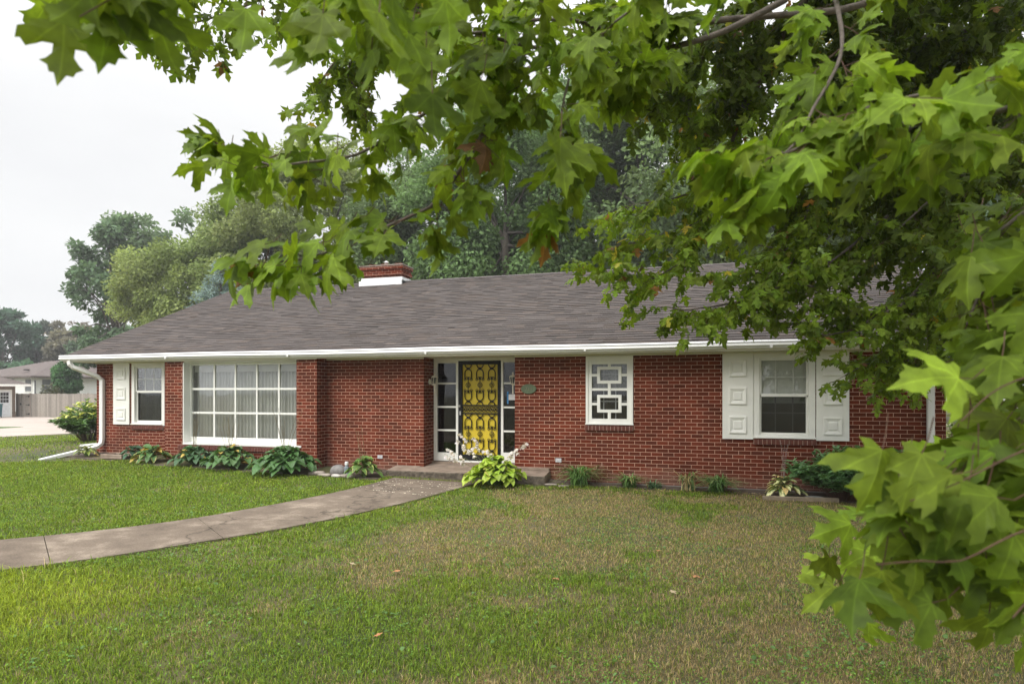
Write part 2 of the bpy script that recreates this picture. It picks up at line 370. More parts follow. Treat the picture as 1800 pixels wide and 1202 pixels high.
# ------------------------------------------------------------------ ground
def ground():
    a = np.concatenate([-np.geomspace(16, 420, 26)[::-1], np.linspace(-15.5, 8, 95), np.geomspace(8.5, 420, 26)])
    b = np.concatenate([[-300, -80, -30, -18], np.linspace(-13, 4, 70), np.geomspace(4.5, 500, 40)])
    X, Y = np.meshgrid(a, b); Z = hgt(X, Y) + .012 * (fbm(X, Y, .7, 3) - .5) * (np.abs(X) < 16)
    V = np.stack([X.ravel(), Y.ravel(), Z.ravel()], 1); nx, ny = len(a), len(b)
    i = (np.arange(ny - 1)[:, None] * nx + np.arange(nx - 1)[None]).ravel()
    T = np.stack([i, i + 1, i + nx + 1, i + nx], 1)
    m, n, bs = newmat('lawn_thatch'); t = N(n, 'ShaderNodeTexCoord')
    z1 = N(n, 'ShaderNodeTexNoise', i_Scale=.55, i_Detail=6, i_Roughness=.65); z2 = N(n, 'ShaderNodeTexNoise', i_Scale=22, i_Detail=5)
    for z in (z1, z2): n.links.new(t.outputs['Object'], z.inputs['Vector'])
    r = N(n, 'ShaderNodeValToRGB'); e = r.color_ramp.elements
    e[0].position = .36; e[0].color = (.048, .060, .017, 1); e[1].position = .62; e[1].color = (.125, .096, .046, 1)
    n.links.new(z1.outputs['Fac'], r.inputs[0])
    mr = N(n, 'ShaderNodeMapRange'); mr.inputs[3].default_value = .5; mr.inputs[4].default_value = 1.5; n.links.new(z2.outputs['Fac'], mr.inputs[0])
    sc = N(n, 'ShaderNodeVectorMath', operation='SCALE'); n.links.new(r.outputs[0], sc.inputs[0]); n.links.new(mr.outputs[0], sc.inputs['Scale'])
    n.links.new(sc.outputs[0], bs.inputs['Base Color']); bs.inputs['Roughness'].default_value = .95
    o = bulk('ground', V, T, m, None, None, None, True); tag(o, kind='structure')
ground()

def sheet(name, outline, zoff, mat, skirt=.06, kind='structure'):
    """A thin slab following the ground, outline given as (x, y)."""
    bm_v = []; n = len(outline)
    tri = tessellate_polygon([[Vector((x, y, 0)) for x, y in outline]])
    top = [(x, y, float(hgt(x, y)) + zoff) for x, y in outline]; bot = [(x, y, z - skirt) for x, y, z in top]
    mb = MB(); mb.add(top + bot, [t for t in tri] + [(i, (i + 1) % n, n + (i + 1) % n, n + i) for i in range(n)])
    o = mb.build(name, mat); tag(o, kind=kind)
    import bmesh
    b = bmesh.new(); b.from_mesh(o.data); bmesh.ops.recalc_face_normals(b, faces=b.faces); b.to_mesh(o.data); b.free()
    return o

# front walk: strips of slabs between the two edges
PA = [(-13.5, -11.2), (-10.2, -8.75), (-7.43, -6.31), (-6.44, -5.12), (-5.95, -3.93), (-5.62, -2.75), (-5.45, -1.75), (-5.35, -0.85)]
PB = [(-12.1, -12.6), (-8.9, -9.75), (-6.20, -7.15), (-5.34, -5.94), (-4.69, -4.71), (-4.20, -3.25), (-3.90, -1.90), (-3.72, -0.85)]
def spl(pts, k):
    o = []
    for i in range(len(pts) - 1):
        p0, p1, p2, p3 = (np.array(pts[min(max(j, 0), len(pts) - 1)]) for j in (i - 1, i, i + 1, i + 2))
        for j in range(k):
            t = j / k; o.append(.5 * ((2 * p1) + (p2 - p0) * t + (2 * p0 - 5 * p1 + 4 * p2 - p3) * t * t + (3 * p1 - p0 - 3 * p2 + p3) * t ** 3))
    o.append(np.array(pts[-1])); return o
A, B = spl(PA, 6), spl(PB, 6)
mb = MB(); zof = .03
joints = {1 * 6 - 3, 2 * 6 + 1, 3 * 6 + 2, 4 * 6 + 1, 5 * 6, 6 * 6 - 1}
for i in range(len(A) - 1):
    a0, a1, b0, b1 = A[i], A[i + 1], B[i], B[i + 1]
    if i in joints:
        a0 = a0 + (a1 - a0) * .028; b0 = b0 + (b1 - b0) * .028
    q = [(p[0], p[1], float(hgt(p[0], p[1])) + zof) for p in (a0, b0, b1, a1)]
    mb.quad(*q)
    for u, v in ((q[0], q[3]), (q[2], q[1])): mb.quad(u, (u[0], u[1], u[2] - .1), (v[0], v[1], v[2] - .1), v)
    if i in joints: mb.quad(q[1], q[0], (q[0][0], q[0][1], q[0][2] - .1), (q[1][0], q[1][1], q[1][2] - .1))
tag(mb.build('path', M['concrete']), kind='structure')
walkA, walkB = np.array(A), np.array(B)
def on_walk(x, y, pad=0.0):
    x = np.asarray(x); ins = np.zeros(x.shape, bool); yy = np.asarray(y)
    poly = np.concatenate([walkA, walkB[::-1]]); n = len(poly)
    for i in range(n):
        x0, y0 = poly[i]; x1, y1 = poly[(i + 1) % n]
        c = ((y0 > yy) != (y1 > yy)) & (x < (x1 - x0) * (yy - y0) / (y1 - y0 + 1e-12) + x0); ins ^= c
    return ins
# planting bed soil along the wall
bed = [(-13.9, -.02), (-14.2, -.5), (-13.2, -.72), (-12, -.9), (-10.6, -1.15), (-8.2, -1.2), (-6.6, -.95), (-5.9, -1.15), (-5.55, -.9), (-5.5, -.2), (-2.6, -.2), (-2.5, -.55), (-1.4, -.38), (.3, -.36), (1.3, -.6), (2.3, -.85), (3.3, -.9), (4.6, -.8), (4.8, .2), (3.6, .25), (-2, .2), (-8, .2)]
sheet('flower_bed', bed, .012, M['soil'])
# driveway, island, street
dv = [(-46, -30), (-36.5, -8), (-28.8, 8.1), (-27.7, 10.4), (-22, 23), (-15, 38), (-30, 40), (-41, 25), (-55, 26), (-75, 0)]
sheet('driveway', dv, .02, M['drive'])
isl = [(-38, 5), (-34.6, 10.5), (-33.9, 12.6), (-34.3, 13.4), (-38.5, 12.0), (-46, 6)]
sheet('kerb', [(x * 1.004 - .0, y - .25 if y < 11 else y + .25) for x, y in isl], .10, M['kerb'], .2)
M['turf'] = plain('turf', (.07, .14, .03), .95, .4, 5, .4, 30)
sheet('grass_island', [(x, y) for x, y in isl], .125, M['turf'], .05)
st = [(11, 70), (60, 82), (120, 90), (120, 68), (60, 62), (14, 55)]
sheet('street', st, .02, M['asphalt'])

# ------------------------------------------------------------------ the brick house
house = thing('brick_house', 'long low red brick ranch house with grey shingle roof and white trim', 'house', (-5, 0, 0))
def hb(mb, name, mat, parent=house, **k):
    o = mb.build(name, mat, None, **k)
    o.parent = parent
    # children are modelled in world metres: undo the offset of their parents
    off = Vector((0, 0, 0)); q = parent
    while q: off += Vector(q.location); q = q.parent
    o.location = -off
    return o
XL, XR, WT, WB, YB = -13.59, 3.89, 2.385, -.35, 9.7
def wall_y(mb, x0, x1, y, holes, depth=.10, z0=WB, z1=WT):
    xs = sorted({x0, x1, *[h[0] for h in holes], *[h[1] for h in holes]}); zs = sorted({z0, z1, *[h[2] for h in holes], *[h[3] for h in holes]})
    for i in range(len(xs) - 1):
        for j in range(len(zs) - 1):
            cx, cz = (xs[i] + xs[i + 1]) / 2, (zs[j] + zs[j + 1]) / 2
            if any(h[0] < cx < h[1] and h[2] < cz < h[3] for h in holes): continue
            mb.quad((xs[i], y, zs[j]), (xs[i + 1], y, zs[j]), (xs[i + 1], y, zs[j + 1]), (xs[i], y, zs[j + 1]))
    for a, b, c, d in holes:
        mb.quad((a, y, c), (a, y, d), (a, y + depth, d), (a, y + depth, c)); mb.quad((b, y, d), (b, y, c), (b, y + depth, c), (b, y + depth, d))
        mb.quad((a, y, c), (a, y + depth, c), (b, y + depth, c), (b, y, c)); mb.quad((a, y, d), (b, y, d), (b, y + depth, d), (a, y + depth, d))
def wall_x(mb, x, y0, y1, z0=WB, z1=WT):
    mb.quad((x, y0, z0), (x, y1, z0), (x, y1, z1), (x, y0, z1))
BAY, ENT = -.37, .51
wb = MB()
wl = (-12.526, -11.568, .938, 2.38)
wall_y(wb, XL, -11.19, 0, [wl])
wall_x(wb, -11.19, BAY, 0); wall_x(wb, -7.335, BAY, 0)
pw = (-10.694, -7.819, .545, WT - .001)
wall_y(wb, -11.19, -7.335, BAY, [pw], .22)
wall_y(wb, -7.335, -5.132, 0, [])
wall_x(wb, -5.132, 0, ENT + .05); wall_x(wb, -3.241, 0, ENT + .05)
dw = (-1.872, -1.012, 1.096, 2.36); wr = (1.022, 1.994, .908, 2.37)
wall_y(wb, -3.241, XR, 0, [dw, wr])
wall_x(wb, XR, 0, YB); wall_x(wb, XL, 0, YB)
wb.quad((XL, YB, WB), (XL, YB, WT), (XR, YB, WT), (XR, YB, WB))
# gable triangles above the side walls
RZ, EY, EZ, RY = 4.90, -.45, 2.52, 5.02
for x in (XL, XR): wb.add([(x, 0, WT), (x, YB, WT), (x, RY, RZ - .18)], [(0, 1, 2)])
hb(wb, 'wall', M['brick'], uv=True)
ib = MB(); ib.box(XL + .3, XR - .3, ENT + .9, ENT + .95, 0, WT); ib.box(XL + .3, XR - .3, .3, 1.4, -.02, 0.0)
ib.box(XL + .2, XR - .2, .15, YB - .2, WT + .06, WT + .1)
hb(ib, 'inner_wall', M['dark'])
fb = MB(); fb.box(-1.9, XR + .012, -.012, 0.05, -.3, .03); hb(fb, 'foundation', M['greystone'])

# roof: every shingle tab is a real piece, lapped row over row
GX0, GX1 = -14.06, 4.62
def roof():
    mb = MB(); L = math.hypot(RY - EY, RZ - EZ); rows = 44
    dy, dz = (RY - EY) / L, (RZ - EZ) / L; ny, nz_ = -dz, dy
    for side in (1, -1):
        ex = L / rows
        for r in range(rows):
            x = GX0 - random.random() * .3; s0 = r * ex - (.03 if r == 0 else 0); s1 = (r + 1) * ex + .02
            while x < GX1:
                wd = random.choice((.16, .22, .30, .30, .38)); a, b = max(x, GX0), min(x + wd, GX1)
                x += wd
                if b - a < .02: continue
                if side < 0 and r % 2: pass
                th = random.choice((.010, .011, .012, .015)); cut = random.choice((0, 0, .012, -.010)) + .010 * math.sin(x * 1.3 + r) * math.sin(x * .31 + r * .9)
                k = random.choice((.80, .92, 1, 1, 1.07, 1.18)); tone = random.random()
                base = (.086, .073, .068) if tone < .75 else (.095, .077, .068)
                mb.col = tuple(c * k for c in base)
                def pt(px, s, h):
                    y = EY + dy * s + ny * h; z = EZ + dz * s + nz_ * h
                    if side < 0: y = 2 * RY - y
                    return (px, y, z)
                sa = s0 + cut; v = [pt(a, sa + .016, -.004), pt(b, sa + .016, -.004), pt(b, sa, th), pt(a, sa, th), pt(b, s1, .001), pt(a, s1, .001)]
                f = [(0, 1, 2, 3), (3, 2, 4, 5), (1, 4, 2), (0, 3, 5)]
                mb.add(v, f if side > 0 else [q[::-1] for q in f])
    # ridge caps
    x = GX0
    while x < GX1:
        k = random.uniform(.85, 1.15); mb.col = (.10 * k, .086 * k, .083 * k); b = min(x + .32, GX1)
        mb.add([(x, RY - .13, RZ - .035), (b, RY - .13, RZ - .045), (b, RY, RZ + .012), (x, RY, RZ + .024), (b, RY + .13, RZ - .045), (x, RY + .13, RZ - .035)], [(0, 1, 2, 3), (3, 2, 4, 5)])
        x += .2
    o = hb(mb, 'roof', M['shingle'], cols=True)
    return o
roof_o = roof()
for x in (GX0 + .01, GX1 - .03):   # roof edge boards along the rakes
    db = MB()
    for sgn in (1, -1):
        y0 = EY if sgn > 0 else 2 * RY - EY
        db.add([(x, y0, EZ - .16), (x + .02, y0, EZ - .16), (x + .02, y0, EZ - .004), (x, y0, EZ - .004), (x, RY, RZ - .16), (x + .02, RY, RZ - .16), (x + .02, RY, RZ - .004), (x, RY, RZ - .004)],
               [(0, 1, 2, 3), (0, 4, 5, 1), (3, 2, 6, 7), (0, 3, 7, 4), (1, 5, 6, 2)])
    hb(db, 'rake_board', M['white'])
sb = MB()   # soffit, fascia and the frieze under it
sb.box(GX0, GX1, EY + .02, ENT + .06, WT + .002, WT + .02)
sb.box(GX0, GX1, EY, EY + .02, WT - .012, EZ - .02)
for a, b, y in ((XL, -11.19, 0), (-7.33, -5.132, 0), (-3.241, XR, 0)): sb.box(a, b, y - .03, y - .001, WT - .035, WT)
sb.box(-11.19, -7.335, BAY - .03, BAY - .001, WT - .03, WT)
hb(sb, 'soffit', M['soffit'])
gu = MB()   # K-style gutter profile swept along the eave
prof = [(0, 0), (-.060, 0), (-.066, .030), (-.074, .034), (-.104, .042), (-.086, .088), (-.070, .090), (-.070, .098), (-.102, .100), (-.078, .126), (-.03, .130), (0, .130)]
xs = np.linspace(GX0 - .02, GX1 + .02, 25)
vv = []
for x in xs:
    sag = .006 * math.sin(x * 1.1)
    vv += [(x, EY - .002 + a, EZ - .110 + b + sag) for a, b in prof]
k = len(prof); ff = [(i * k + j, i * k + j + 1, (i + 1) * k + j + 1, (i + 1) * k + j) for i in range(len(xs) - 1) for j in range(k - 1)]
gu.add(vv, ff); gu.add(vv[:k], [tuple(range(k))]); gu.add(vv[-k:], [tuple(range(k))[::-1]])
gut = hb(gu, 'gutter', M['gutter'])

for x in (-11.0, -7.9, -4.85, -1.8, 1.25):
    hg = MB(); hg.box(x - .02, x + .02, EY - .1085, EY - .003, EZ - .112, EZ - .066); hb(hg, 'gutter_joint', M['gutter'], gut)
def rect_tube(mb, pts, wx, wy):
    """Rectangular pipe through points; the cross-section stays wx wide in x and wy across."""
    pts = [Vector(p) for p in pts]; vs = []; k = len(pts)
    for i, p in enumerate(pts):
        t = (pts[min(i + 1, k - 1)] - pts[max(i - 1, 0)]).normalized()
        ax = Vector((1, 0, 0)); ax = (ax - t * ax.dot(t))
        if ax.length < .2: ax = Vector((0, 1, 0)); ax = ax - t * ax.dot(t)
        ax.normalize(); b = t.cross(ax)
        for u, v in ((-1, -1), (1, -1), (1, 1), (-1, 1)): vs.append(p + ax * u * wx / 2 + b * v * wy / 2)
    fs = [(i * 4 + j, i * 4 + (j + 1) % 4, i * 4 + 4 + (j + 1) % 4, i * 4 + 4 + j) for i in range(k - 1) for j in range(4)]
    mb.add(vs, fs + [(3, 2, 1, 0), tuple((k - 1) * 4 + j for j in range(4))])
def dpipe(pts, wx=.09, wy=.075): m = MB(); rect_tube(m, pts, wx, wy); return m
hz = float(hgt(-13.4, -.3))
dp = hb(dpipe([(-13.82, EY - .04, 2.41), (-13.80, EY - .04, 2.33), (-13.76, EY + .0, 2.26), (-13.43, -.11, 2.05), (-13.365, -.05, 1.97), (-13.365, -.05, .60), (-13.365, -.07, .48), (-13.40, -.14, .41), (-13.46, -.24, .37)], .105, .08), 'downspout', M['gutter'], bevel=.012)
ex = dpipe([(-13.44, -.20, .385), (-14.02, -1.05, .15)], .10, .075); hb(ex, 'extension', M['gutter'], dp, bevel=.01)
ex = dpipe([(-13.60, .12, .46), (-13.70, .15, .43), (-14.75, .55, .33)], .08, .06); hb(ex, 'side_extension', M['gutter'], dp, bevel=.01)
dp2 = hb(dpipe([(3.72, EY - .04, 2.41), (3.72, EY - .04, 2.33), (3.71, EY + .03, 2.27), (3.66, -.10, 2.16), (3.66, -.05, 2.10), (3.66, -.05, .25), (3.66, -.09, .15), (3.70, -.22, .10)], .10, .075), 'downspout', M['gutter'], bevel=.01)

# chimney astride the ridge
CX0, CX1, CY0, CY1 = -9.27, -7.92, 4.70, 5.34
cb = MB(); cb.box(CX0 + .06, CX1 - .06, CY0 + .06, CY1 - .06, 4.4, 5.05); cb.box(CX0, CX1, CY0, CY1, 5.05, 5.14); cb.box(CX0 + .02, CX1 - .02, CY0 + .02, CY1 - .02, 5.14, 5.22); cb.box(CX0 - .02, CX1 + .02, CY0 - .02, CY1 + .02, 5.22, 5.315)
ch = hb(cb, 'chimney', M['brick'], uv=True)
c2 = MB(); c2.box(CX0 - .03, CX1 + .03, CY0 - .03, CY1 + .03, 5.316, 5.345); hb(c2, 'coping', M['stone'], ch)
c3 = MB(); c3.box(CX0 + .02, CX1 - .02, CY0 + .02, CY1 - .02, 4.5, 4.985); c3.box(CX0 - .03, CX1 - .02, CY0 - .03, CY1 + .02, 4.5, 4.90)
hb(c3, 'flashing', plain('flashing_white', (.80, .81, .82), .5, .06, 4), ch, bevel=.006)
for x in (CX0 + .28, (CX0 + CX1) / 2, CX1 - .24):
    c4 = MB(); c4.box(x - .11, x + .11, 4.9, 5.12, 5.346, 5.42); hb(c4, 'flue', M['sillbrick'], ch)
c5 = MB(); c5.lathe(((CX0 + CX1) / 2, 5.01, 5.42), [(.05, 0), (.05, .05), (.09, .06), (.02, .10)], 10); hb(c5, 'flue_cap', M['gutter'], ch)
# vent pipe on the far end of the ridge
vp = MB(); vp.tube([(4.42, RY, RZ), (4.42, RY, RZ + .16)], .02); vp.tube([(4.22, RY, RZ + .20), (4.34, RY, RZ + .18), (4.5, RY, RZ + .19), (4.62, RY, RZ + .26), (4.66, RY, RZ + .36), (4.64, RY, RZ + .46)], .016)
hb(vp, 'roof_bracket', M['gutter'])

def sill(x0, x1, z, y=0, hgt_=.11, parent=house):
    mb = MB(); mm = MB(); n = max(3, round((x1 - x0) / .0703)); d = (x1 - x0) / n
    for i in range(n):
        a = x0 + i * d + .005; j = random.uniform(-.002, .002)
        mb.add([(a, y - .045 + j, z - hgt_), (a + d - .01, y - .045 + j, z - hgt_), (a + d - .01, y + .01, z - hgt_), (a, y + .01, z - hgt_), (a, y - .045 + j, z - .02), (a + d - .01, y - .045 + j, z - .02), (a + d - .01, y + .05, z), (a, y + .05, z)],
               [(0, 3, 2, 1), (4, 5, 6, 7), (0, 1, 5, 4), (1, 2, 6, 5), (2, 3, 7, 6), (3, 0, 4, 7)])
    mm.box(x0, x1, y - .036, y - .001, z - hgt_ + .004, z - .026)
    o = hb(mb, 'sill', M['sillbrick'], parent, bevel=.003); hb(mm, 'sill_mortar', M['mortar'], parent)
def pane(x0, x1, z0, z1, y, parent, mat='glass'):
    m = MB(); m.box(x0, x1, y, y + .006, z0, z1); hb(m, 'pane', M[mat], parent)
def pleats(x0, x1, z0, z1, y, parent, mat, amp=.022, pitch=.085, name='curtain'):
    n = int((x1 - x0) / .012); vs = []
    for i in range(n + 1):
        x = x0 + (x1 - x0) * i / n; ph = 2 * math.pi * x / pitch + 1.3 * math.sin(x * 3.1)
        yy = y + amp * math.sin(ph) + .01 * math.sin(x * 2.3)
        vs += [(x, yy, z0), (x, yy + .004 * math.sin(ph * .5), z1)]
    m = MB(); m.smooth = True; m.add(vs, [(2 * i, 2 * i + 2, 2 * i + 3, 2 * i + 1) for i in range(n)]); hb(m, name, mat, parent)

# picture window, five by three lights
f = MB(); y0 = BAY + .19
f.box(-10.694, -10.672, BAY - .012, y0 + .05, .545, 2.33)                        # painted jamb
f.box(-10.694, -7.70, y0 - .02, y0 + .05, .545, .70); f.box(-10.694, -7.70, BAY - .02, y0 - .02, .545, .585)
f.box(-10.694, -7.70, y0 - .02, y0 + .05, 2.275, 2.33); f.box(-10.694, -7.70, BAY + .02, y0 + .05, 2.33, WT)
f.box(-10.672, -10.64, y0 - .02, y0 + .05, .70, 2.275); f.box(-7.70, -7.62, y0 - .02, y0 + .05, .545, 2.33)
px = [-10.60, -10.07, -9.51, -8.96, -8.42, -7.70]
for x in (-10.045, -9.49, -8.94, -8.385): f.box(x - .02, x + .02, y0, y0 + .04, .70, 2.275)
pzs = (1.232, 1.755)
for z in pzs: f.box(-10.64, -7.70, y0 + .002, y0 + .038, z - .022, z + .022)
win = hb(f, 'picture_window', M['white'], bevel=.004)
pane(-10.64, -7.70, .70, 2.275, y0 + .018, win)
pleats(-10.66, -7.62, .55, 2.16, y0 + .17, win, M['curtain'])
v = MB(); v.box(-10.66, -7.62, y0 + .10, y0 + .125, 2.13, 2.40); hb(v, 'valance', M['shade'], win)
sill(-10.80, -7.819, .545, BAY)

def sash_window(x0, x1, z0, z1, y, midz, up_mat, low_mat, cw, mux, muz_up, muz_low, drop=False):
    """Double-hung window with casing, two sashes, muntin bars and what hangs behind it."""
    f = MB(); f.box(x0, x0 + cw, y - .015, y + .08, z0, z1 - .0); f.box(x1 - cw, x1, y - .015, y + .08, z0 - (.022 if drop else 0), z1)
    f.box(x0 + cw, x1 - cw, y - .015, y + .08, z1 - .105, z1); f.box(x0 + cw, x1 - cw, y - .012, y + .08, z0, z0 + .05)
    f.box(x0 - .01, x1 + .01 - (cw if drop else 0), y - .04, y - .002, z0 - .005, z0 + .02)
    win = hb(f, 'window', M['white'], bevel=.003)
    a, b = x0 + cw, x1 - cw; s = MB(); t = .035
    s.box(a, a + t, y + .02, y + .055, midz, z1 - .105); s.box(b - t, b, y + .02, y + .055, midz, z1 - .105); s.box(a + t, b - t, y + .02, y + .055, z1 - .14, z1 - .105)
    s.box(a + t, b - t, y + .016, y + .057, midz - .02, midz + .03)
    s.box(a, a + t, y + .045, y + .08, z0 + .05, midz - .02); s.box(b - t, b, y + .045, y + .08, z0 + .05, midz - .02); s.box(a + t, b - t, y + .045, y + .08, z0 + .05, z0 + .09)
    hb(s, 'sash', M['white'], win, bevel=.003)
    gm = MB(); gw = .008
    for q in mux: gm.box(q - gw, q + gw, y + .040, y + .046, midz + .03, z1 - .14)
    for q in muz_up: gm.box(a + t, b - t, y + .041, y + .045, q - gw, q + gw)
    hb(gm, 'muntin', M['white'], win)
    gm = MB()
    for q in mux: gm.box(q - gw, q + gw, y + .088, y + .092, z0 + .09, midz - .02)
    for q in muz_low: gm.box(a + t, b - t, y + .087, y + .091, q - gw, q + gw)
    hb(gm, 'muntin', plain('muntin_grey', (.34, .35, .36), .6), win)
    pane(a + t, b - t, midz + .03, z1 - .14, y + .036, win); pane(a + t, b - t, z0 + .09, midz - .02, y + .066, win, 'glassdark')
    return win, a + t, b - t
win, a, b = sash_window(-12.526, -11.568, .938, 2.38, 0, 1.69, None, None, .085, (-12.18, -11.93), (1.985,), (1.38,), True)
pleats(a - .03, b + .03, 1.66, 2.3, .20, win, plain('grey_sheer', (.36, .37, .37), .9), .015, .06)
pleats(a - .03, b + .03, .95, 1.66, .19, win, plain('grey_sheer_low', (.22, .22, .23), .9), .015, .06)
sill(-12.526, -11.60, .938, 0)
win, a, b = sash_window(1.022, 1.994, .908, 2.37, 0, 1.632, None, None, .10, (1.385, 1.66), (1.945,), (1.335,))
v = MB(); v.box(a - .03, b + .03, .105, .108, 1.5, 2.35); hb(v, 'shade', plain('white_shade', (.86, .86, .80), .8, .04, 2), win)
v = MB(); v.box(a - .03, b + .03, .30, .31, .8, 1.7); hb(v, 'dark_backing', M['dark'], win)  # dark sheet standing in for the unlit room behind the lower sash
sill(1.028, 2.006, .905, 0)

# lattice window with the two linked rectangles
f = MB(); x0, x1, z0, z1 = dw
f.box(x0, x0 + .045, -.03, .09, z0, z1); f.box(x1 - .045, x1, -.03, .09, z0, z1); f.box(x0 + .045, x1 - .045, -.03, .09, z1 - .10, z1); f.box(x0 + .045, x1 - .045, -.03, .09, z0, z0 + .03)
f.box(x0 - .01, x1 + .01, -.045, -.03, z0 - .003, z0 + .02)
win = hb(f, 'lattice_window', M['white'], bevel=.003)
l = MB(); a, b, c, d = x0 + .045, x1 - .045, z0 + .03, z1 - .10; y = -.012; yt = .03
l.box(a, a + .065, y, yt, c, d); l.box(b - .065, b, y, yt, c, d); l.box(a + .065, b - .065, y, yt, d - .06, d); l.box(a + .065, b - .065, y, yt, c, c + .075)
cx = (a + b) / 2; IX0, IX1 = a + .065, b - .065
def ring(za, zb):
    l.box(cx - .222, cx + .222, y - .004, yt - .004, zb - .055, zb); l.box(cx - .222, cx + .222, y - .004, yt - .004, za, za + .055)
    l.box(cx - .222, cx - .165, y - .004, yt - .004, za + .055, zb - .055); l.box(cx + .165, cx + .222, y - .004, yt - .004, za + .055, zb - .055)
ring(1.845, 2.155); ring(1.315, 1.640)
l.box(cx - .027, cx + .027, y, yt, 2.155, d - .06); l.box(cx - .027, cx + .027, y, yt, 1.640, 1.845); l.box(cx - .027, cx + .027, y, yt, c + .075, 1.315)
for zz in (2.0, 1.47): l.box(IX0, cx - .222, y, yt, zz - .024, zz + .024); l.box(cx + .222, IX1, y, yt, zz - .024, zz + .024)
l.box(IX0, cx - .027, y + .01, yt + .01, 1.715, 1.76); l.box(cx + .027, IX1, y + .01, yt + .01, 1.715, 1.76)
hb(l, 'lattice', M['white'], win, bevel=.003)
pane(a, b, c, d, .045, win)
g = MB()
for q in (cx - .11, cx + .11): g.box(q - .009, q + .009, .06, .066, c, d)
for q in (1.52, 2.02): g.box(a, b, .061, .065, q - .009, q + .009)
hb(g, 'muntin', plain('muntin_dim', (.40, .41, .42), .6), win)
v = MB(); v.box(a, b, .16, .165, 1.73, d); hb(v, 'shade', plain('lace_shade', (.33, .34, .34), .9, .35, 35), win)
sill(-1.889, -1.009, 1.094, 0)

def shutter(x0, x1, z0, z1, y):
    s = MB(); s.box(x0, x1, y - .03, y, z0, z1); sh = hb(s, 'shutter', M['white'], bevel=.004)
    wd = x1 - x0; pwid = wd * .565; cx = (x0 + x1) / 2; h = z1 - z0
    for fz in (.825, .50, .165):
        cz = z0 + h * fz; p = MB(); hw = pwid / 2; hh = pwid / 2 * 1.03
        def loop(k, yy): return [(cx - hw * k, yy, cz - hh * k), (cx + hw * k, yy, cz - hh * k), (cx + hw * k, yy, cz + hh * k), (cx - hw * k, yy, cz + hh * k)]
        L = [loop(1, y - .0305), loop(1, y - .050), loop(.92, y - .054), loop(.86, y - .052), loop(.55, y - .034), loop(.46, y - .033), loop(.44, y - .046), loop(.40, y - .048)]
        vs = sum(L, [])
        p.add(vs, [(i * 4 + j, i * 4 + (j + 1) % 4, i * 4 + 4 + (j + 1) % 4, i * 4 + 4 + j) for i in range(len(L) - 1) for j in range(4)] + [tuple(4 * (len(L) - 1) + j for j in range(4))])
        hb(p, 'raised_panel', M['white'], sh)
for a_ in ((-13.052, -12.577, .93, 2.372), (.520, 1.019, .88, 2.365), (2.006, 2.501, .88, 2.365)): shutter(*a_, -.004)

# entry: sidelights, door with wrought iron storm door
f = MB(); zb, zt = .275, WT
f.box(-5.131, -5.055, ENT - .02, ENT + .06, zb, zt); f.box(-5.055, -4.639, ENT - .02, ENT + .06, zb, .444); f.box(-5.055, -3.24, ENT - .02, ENT + .06, 2.325, zt)
f.box(-4.639, -4.588, ENT - .02, ENT + .06, zb, 2.325); f.box(-3.672, -3.622, ENT - .02, ENT + .06, zb, 2.325); f.box(-3.622, -3.24, ENT - .02, ENT + .06, zb, .475)
f.box(-5.055, -4.639, ENT - .015, ENT + .05, 2.285, 2.325); f.box(-3.622, -3.24, ENT - .015, ENT + .05, 2.285, 2.325)
for z in (1.866, 1.383, .903):
    f.box(-5.055, -4.639, ENT - .01, ENT + .04, z - .018, z + .018); f.box(-3.622, -3.24, ENT - .01, ENT + .04, z - .018, z + .018)
f.box(-4.70, -3.6, ENT - .06, ENT + .06, zb - .02, zb + .02)
ent = hb(f, 'entry_frame', M['white'], bevel=.003)
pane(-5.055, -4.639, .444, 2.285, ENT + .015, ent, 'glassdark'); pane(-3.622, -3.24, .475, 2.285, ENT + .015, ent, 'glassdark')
dr = MB(); DX0, DX1, DZ0, DZ1, dy_ = -4.583, -3.677, .297, 2.322, ENT - .03
dr.box(DX0, DX0 + .085, dy_, dy_ + .035, DZ0, DZ1); dr.box(DX1 - .065, DX1, dy_, dy_ + .035, DZ0, DZ1)
dr.box(DX0 + .085, DX1 - .065, dy_, dy_ + .035, DZ1 - .075, DZ1); dr.box(DX0 + .085, DX1 - .065, dy_, dy_ + .035, DZ0, DZ0 + .12)
door = hb(dr, 'front_door', M['iron'], bevel=.004)
yp = MB(); yp.box(DX0 + .08, DX1 - .06, dy_ + .045, dy_ + .06, DZ0 + .11, DZ1 - .07); hb(yp, 'door_panel', M['yellow'], door)
gr = MB(); gy = dy_ + .016
def arc(cx, cz, r, a0, a1, rz=None, n=14): return [(cx + r * math.cos(R(a0 + (a1 - a0) * i / n)), gy, cz + (rz or r) * math.sin(R(a0 + (a1 - a0) * i / n))) for i in range(n + 1)]
PX0, PX1 = DX0 + .085, DX1 - .065; RA, RB = 1.42, 1.255
cols3 = [PX0 + (PX1 - PX0) * t for t in (.165, .5, .835)]; T = .0105
